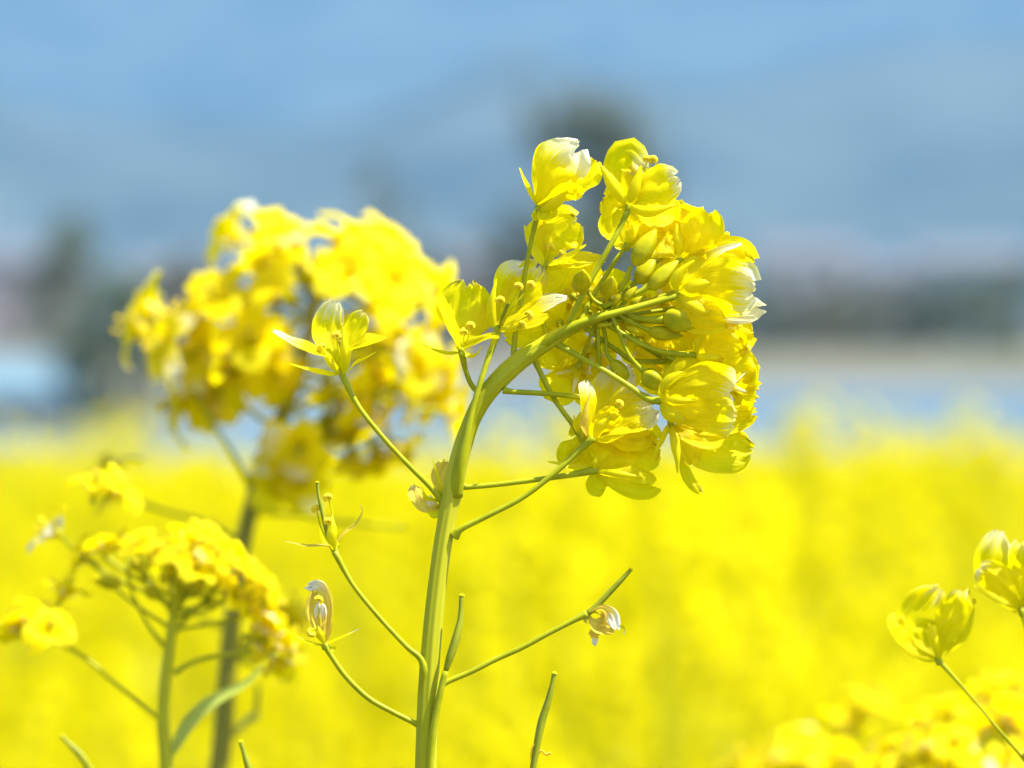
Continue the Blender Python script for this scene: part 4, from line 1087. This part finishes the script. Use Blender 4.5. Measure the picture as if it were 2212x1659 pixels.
f4 = Fr(1.27)
q4 = f4.p('K', 1960, 1620)
p4 = Plant(f4, (q4.x, q4.y + .01), 'rapeseed plant at the lower right, a flower on its long slanting stalk')
a = f4.p('K', 1960, 1610) - p4.base
v, f = tube_geo([Vector((0, 0, -.02)), Vector((.01, 0, .8)), a + Vector((.012, 0, -.03)), a], [.005, .004, .002, .0012], 20, 10, .05, 6)
add_obj('stem', v, f, M['stem'], p4.root)
p4.stalk('K', [(1960, 1615, 0), (1890, 1530, -4), (1740, 1360, -6), (1600, 1190, -4), (1435, 1005, 0)], [14, 10, 9, 9, 16], n=20)
p4.flower('K', 1428, 1000, 0, label='half closed flower at the end of the slanting stalk', petals=[
    dict(p=[(1420, 985, 4), (1330, 860, 16), (1300, 740, 20), (1440, 560, 10)], w=257, n='f', wh=.3, rip=.12, cr=1.7, claw=.3),
    dict(p=[(1430, 985, -4), (1470, 840, -14), (1520, 720, -14), (1560, 600, -4)], w=202, n='b', wh=.3, rip=.1, cr=1.7),
    dict(p=[(1410, 990, -6), (1260, 920, -14), (1190, 820, -16), (1200, 720, -10)], w=148, n=(.6, .4, .8), wh=.2, rip=.1, cr=1.7),
    dict(p=[(1430, 985, 8), (1520, 900, 18), (1580, 780, 20), (1600, 640, 14)], w=132, n=(-.5, .1, .8), rip=.1, cr=1.7)],
    sepals=[dict(p=[(1410, 1010, -4), (1340, 1010, -8), (1260, 980, -8), (1200, 935, -4)], w=60, n=(.1, .9, .3)),
            dict(p=[(1450, 990, 0), (1500, 950, -2), (1560, 910, -2), (1610, 870, 0)], w=44, n=(-.3, .8, .4)),
            dict(p=[(1428, 990, -10), (1410, 900, -20), (1390, 830, -20), (1370, 780, -16)], w=70, n='b')], dr=(-.2, .95, 0), nu=18, nv=14)
p4.flower('K', 1935, 700, 6, label='ruffled flower cut by the right edge of the picture', petals=[
    dict(p=[(1930, 690, 4), (1820, 560, 16), (1760, 420, 20), (1800, 235, 8)], w=234, n='f', wh=.5, rip=.14, cr=1.7, claw=.4),
    dict(p=[(1930, 690, -4), (1850, 560, -14), (1740, 480, -16), (1690, 440, -10)], w=187, n='b', wh=.5, rip=.12, cr=1.7, claw=.4),
    dict(p=[(1940, 690, 0), (1960, 560, -10), (1960, 440, -12), (1930, 290, -4)], w=187, n='b', wh=.3, rip=.1, cr=1.7),
    dict(p=[(1945, 690, 6), (2020, 560, 12), (2060, 440, 14), (2060, 330, 8)], w=218, n='f', rip=.1, cr=1.7)],
    sepals=[dict(p=[(1920, 700, -4), (1850, 680, -8), (1740, 620, -8), (1645, 545, -4)], w=50, n=(.1, .9, .2)),
            dict(p=[(1950, 690, 0), (2010, 640, 0), (2080, 600, 0)], w=60)], dr=(-.1, 1, 0), nu=18, nv=14)
p4.stalk('K', [(1935, 705, 6), (1955, 780, 8), (2010, 1000, 10), (2030, 1300, 8), (1990, 1640, 4)], [16, 10, 9, 9, 12], n=16)
f5 = Fr(1.56)
q5 = f5.p('K', 1500, 2000)
p5 = Plant(f5, (q5.x, q5.y), 'crowded rapeseed plant filling the bottom right corner, slightly blurred')
a = f5.p('K', 1500, 1900) - p5.base
v, f = tube_geo([Vector((0, 0, -.02)), Vector((.01, 0, .8)), a], [.006, .005, .002], 20, 10, .05, 6)
add_obj('stem', v, f, M['stem'], p5.root)
D5 = [(1380, 1400, -20, .5), (1520, 1460, -30, .6), (1340, 1560, -20), (1600, 1560, 0), (1850, 1600, -30, .9), (1160, 1620, -10, .4), (1700, 1400, 20), (1820, 1300, 30), (1640, 1280, 40),
      (1940, 1400, 30), (1500, 1250, 60), (1280, 1330, 50), (1100, 1500, 40), (1000, 1580, 30), (1720, 1180, 70), (1880, 1120, 70), (1950, 1230, 50), (1450, 1620, 0), (1950, 1560, -20, .5), (1220, 1480, 30)]
on_dome(p5, 'K', D5, (1500, 2150), 84, 600, [(1500, 1880)], white=.2)
f6 = Fr(1.85)
q6 = f6.p('K', 400, 2000)
p6 = Plant(f6, (q6.x, q6.y), 'blurred rapeseed plant at the bottom edge, left of the bottom right corner')
a = f6.p('K', 450, 1900) - p6.base
v, f = tube_geo([Vector((0, 0, -.02)), Vector((.01, 0, .8)), a], [.006, .005, .002], 20, 10, .05, 6)
add_obj('stem', v, f, M['stem'], p6.root)
D6 = [(240, 1560, 0), (180, 1620, 10), (430, 1560, -10), (350, 1620, -20), (590, 1440, 0, .6), (620, 1500, -20, .4), (520, 1600, 0), (850, 1560, 0), (960, 1640, 0), (740, 1640, 10), (860, 1340, 30), (1010, 1200, 40), (1080, 1230, 40), (950, 1320, 50), (700, 1560, 30)]
on_dome(p6, 'K', D6, (550, 2200), 84, 640, [(450, 1880)], white=.15)

# ------------------------------------------------------------------ the field: a handful of grown prototypes, copied
M['petal_far'] = solid_material('petal_field', (0.68, 0.60, 0.001), (0.80, 0.71, 0.002), 40, 0.6, 0, spec=0.05, transl=0.5)
def field_geo(seed, h, lod=1.0):
    """returns stem geometry and flower-head geometry of one branched plant with its foot at the origin"""
    rng = random.Random(seed)
    stem, hds = [], []
    topx, topy = rng.uniform(-.05, .05), rng.uniform(-.05, .05)
    main = [Vector((0, 0, -.02)), Vector((topx * .3, topy * .3, h * .5)), Vector((topx, topy, h - .02))]
    stem.append(tube_geo(main, [.006, .005, .002], 7, 5, cap=False) + (0,))
    heads = [(main[-1], 1.0)]
    for i in range(rng.randint(4, 7)):
        z = h * rng.uniform(.62, .86)
        a = rng.uniform(0, 6.28)
        e = Vector((math.cos(a) * rng.uniform(.06, .17), math.sin(a) * rng.uniform(.06, .17), h * rng.uniform(.86, 1.0)))
        s = Vector((topx * z / h, topy * z / h, z))
        stem.append(tube_geo([s, (s + e) / 2 + Vector((e.x * .2, e.y * .2, -.02)), e], [.003, .002, .0014], 4, 4, cap=False) + (0,))
        heads.append((e, rng.uniform(.7, 1)))
    for i in range(9):     # leaves
        z = h * rng.uniform(.2, .8); a = rng.uniform(0, 6.28); L = rng.uniform(.06, .16)
        d = Vector((math.cos(a), math.sin(a), rng.uniform(-.1, .5)))
        v, f, _ = sheet_geo([Vector((0, 0, z)), Vector((0, 0, z)) + d * L * .5, Vector((0, 0, z - .02)) + d * L], L * .35, Vector((0, 0, 1)), seed + i, 4, 2, 'sepal')
        stem.append((v, f, 1))
    for (c, sc) in heads:
        head = []
        nfl = int(rng.randint(14, 23) * sc * lod)
        for i in range(nfl):
            t = (i + .5) / nfl
            a = i * 2.4 + rng.uniform(-.4, .4)
            R_ = .034 * sc * (1 - .55 * (1 - t)) * rng.uniform(.6, 1.15)
            z = .022 - .062 * t
            ax = Vector((math.cos(a), math.sin(a), rng.uniform(.1, 1.3) * (1.2 - t))).normalized()
            b = c + Vector((math.cos(a) * R_, math.sin(a) * R_, z + .015))
            ref = Vector((rng.uniform(-1, 1), rng.uniform(-1, 1), rng.uniform(-1, 1)))
            p_ = (ref - ax * ref.dot(ax)).normalized(); q_ = ax.cross(p_)
            V, F = [], []
            for m_ in range(4):
                r_ = (p_, q_, -p_, -q_)[m_]; s_ = (q_, -p_, -q_, p_)[m_]
                op = rng.uniform(.7, 1.3); L = rng.uniform(.0085, .0115)
                d1 = ax * math.cos(op) + r_ * math.sin(op)
                w = L * .42
                o_ = len(V)
                k1 = b + ax * L * .3
                V += [k1 - s_ * w * .3, k1 + s_ * w * .3, k1 + d1 * L * .45 - s_ * w, k1 + d1 * L * .45 + s_ * w, k1 + d1 * L * .85 - s_ * w * .6 - ax * L * .08, k1 + d1 * L * .85 + s_ * w * .6 - ax * L * .08]
                F += [(o_, o_ + 1, o_ + 3, o_ + 2), (o_ + 2, o_ + 3, o_ + 5, o_ + 4)]
            head.append((V, F, 0))
            stem.append(([c - Vector((0, 0, .03 * t)), c - Vector((.0008, 0, .03 * t)), b], [(0, 1, 2)], 0))
        for i in range(5):
            v, f = blob_geo(c + Vector((rng.uniform(-.006, .006), rng.uniform(-.006, .006), .024)), Vector((rng.uniform(-.3, .3), rng.uniform(-.3, .3), 1)), .007, .003, .05, 2, 4)
            head.append((v, f, 1))
        hds.append(merge(*head))
    return merge(*stem), hds

field_meshes = []
for sd, h in ((1, 1.18), (2, 1.10), (3, 1.24), (4, 1.14), (5, 1.06), (6, 1.20)):
    S, H = field_geo(sd * 31, h)
    so = add_obj('rapeseed_plant', S[0], S[1], [M['stem'], M['leaf']], fm=S[2])
    ho = [add_obj('flower_head', q[0], q[1], [M['petal_far'], M['bud']], so, fm=q[2]) for q in H]
    so['label'] = 'out of focus yellow rapeseed plant in the field behind the sharp one'
    so['category'] = 'plant'
    so['group'] = 'rapeseed plants of the blurred field'
    field_meshes.append((so, ho, h))

rng = random.Random(21)
FIELD_END = 20.5
spots_f, rest_f = [], []
cell = .172
y = 2.0
while y < FIELD_END:
    x = -cell * math.ceil((y * .13 + .9) / cell) 
    while x < y * .13 + .9:
        px = x + rng.uniform(-.06, .06); py = y + rng.uniform(-.06, .06)
        inside = abs(px) < py * .0792 + .10
        drop = .0
        if py < 2.6: drop = (2.6 - py) * .16 + .03
        sc = rng.uniform(.80, 1.05) * (1 - drop) * 1.07 * (1 + (.34 if py < 12 else .08) * noise.noise(Vector((px * 2.6, py * 1.3, 3))))
        mi = rng.randrange(6)
        sc = min(sc, (1.585 - .0165 * py) / ((1.18, 1.10, 1.24, 1.14, 1.06, 1.20)[mi] + .03))
        if 3 < py < 13 and noise.noise(Vector((px * 3.0 + 5, py * 1.6, 8))) > .22 and rng.random() < .8:
            sc *= .86
        (spots_f if inside else rest_f).append((px, py, sc, rng.uniform(0, 6.28), mi))
        x += cell * (1 if y < 12 else 1.25)
    y += cell * (1 if y < 12 else 1.25)
# a few taller ones that stand above the field's far edge
tall = []
for (ppx, dist, top) in ((1800, 9.0, 862), (1765, 9.3, 890), (2130, 12.0, 872), (2060, 11.5, 905), (1330, 14.0, 880), (1210, 12.0, 900), (1480, 15.0, 905), (960, 12.0, 930), (220, 14.0, 900), (40, 10.0, 905), (330, 17, 905), (2200, 8.5, 900), (1900, 16, 905), (1130, 7.5, 905), (1180, 8.0, 880)):
    P = at(ppx, top, dist)
    m_ = rng.randrange(6)
    tall.append((P.x, P.y, (P.z) / (field_meshes[m_][2] + .02), rng.uniform(0, 6.28), m_))
spots_f.sort(key=lambda s: s[1])
nt_ = 300 - len(tall)
near, far_ = tall + spots_f[:nt_], spots_f[nt_:]
used = [False] * 6
for i, (x, y, sc, rz, m_) in enumerate(near):
    so, ho, h = field_meshes[m_]
    if used[m_]:
        s2 = so.copy(); COL.objects.link(s2)
        for q in ho:
            h2 = q.copy(); COL.objects.link(h2); h2.parent = s2
    else:
        s2 = so; used[m_] = True
    if i < len(tall):
        s2['group'] = 'taller plants along the far edge of the field'
        s2['label'] = ('blurred tall rapeseed plant making the highest yellow peak right of the sharp flower head' if i == 0 else
                       'blurred tall rapeseed plant making a yellow peak near the right edge' if i == 2 else
                       'blurred taller rapeseed plant standing up from the far edge of the yellow field')
    else:
        s2['group'] = 'rapeseed plants of the blurred field'
        s2['label'] = 'out of focus yellow rapeseed plant within the field behind the sharp one'
    s2.location = (x, y, height(x, y)); s2.rotation_euler = (0, 0, rz); s2.scale = (sc, sc, sc)

# everything beyond: one object that places the same six plants on points
pts_mesh = bpy.data.meshes.new('rapeseed_field')
allp = far_ + rest_f
pts_mesh.from_pydata([(p[0], p[1], height(p[0], p[1])) for p in allp], [], [])
for nm, typ, vals in (('sc', 'FLOAT', [p[2] for p in allp]), ('rz', 'FLOAT', [p[3] for p in allp]), ('idx', 'INT', [p[4] for p in allp])):
    at_ = pts_mesh.attributes.new(nm, typ, 'POINT')
    at_.data.foreach_set('value', vals)
fo = bpy.data.objects.new('rapeseed_field', pts_mesh)
COL.objects.link(fo)
fo['kind'] = 'stuff'
fo['label'] = 'dense yellow rapeseed field running back to the water'
fo['category'] = 'field'
src = bpy.data.collections.new('field_sources')
for i, (so, ho, h) in enumerate(field_meshes):
    me = bpy.data.meshes.new('rapeseed_plant_joined')
    V, F, I = [], [], []
    for ob, mo in [(so, 0)] + [(q, 2) for q in ho]:
        o_ = len(V)
        V += [tuple(v.co) for v in ob.data.vertices]
        F += [tuple(k + o_ for k in p.vertices) for p in ob.data.polygons]
        I += [p.material_index + mo for p in ob.data.polygons]
    me.from_pydata(V, [], F)
    for m in (M['stem'], M['leaf'], M['petal_far'], M['bud']): me.materials.append(m)
    me.polygons.foreach_set('material_index', I)
    me.polygons.foreach_set('use_smooth', [True] * len(F))
    src.objects.link(bpy.data.objects.new('field_source_%d' % i, me))
ng = bpy.data.node_groups.new('field_scatter', 'GeometryNodeTree')
ng.interface.new_socket('Geometry', in_out='INPUT', socket_type='NodeSocketGeometry')
ng.interface.new_socket('Geometry', in_out='OUTPUT', socket_type='NodeSocketGeometry')
gi = ng.nodes.new('NodeGroupInput'); go = ng.nodes.new('NodeGroupOutput')
ci = ng.nodes.new('GeometryNodeCollectionInfo'); ci.inputs[0].default_value = src
ci.inputs['Separate Children'].default_value = True; ci.inputs['Reset Children'].default_value = True
iop = ng.nodes.new('GeometryNodeInstanceOnPoints'); iop.inputs['Pick Instance'].default_value = True
def attr(nm, typ):
    n = ng.nodes.new('GeometryNodeInputNamedAttribute'); n.data_type = typ; n.inputs[0].default_value = nm
    return n.outputs[0]
cx_ = ng.nodes.new('ShaderNodeCombineXYZ')
ng.links.new(attr('rz', 'FLOAT'), cx_.inputs[2])
ng.links.new(gi.outputs[0], iop.inputs['Points']); ng.links.new(ci.outputs[0], iop.inputs['Instance'])
ng.links.new(attr('idx', 'INT'), iop.inputs['Instance Index']); ng.links.new(cx_.outputs[0], iop.inputs['Rotation'])
sc_ = ng.nodes.new('ShaderNodeCombineXYZ')
a_ = attr('sc', 'FLOAT')
for k in range(3): ng.links.new(a_, sc_.inputs[k])
ng.links.new(sc_.outputs[0], iop.inputs['Scale'])
ng.links.new(iop.outputs[0], go.inputs[0])
md = fo.modifiers.new('scatter', 'NODES'); md.node_group = ng
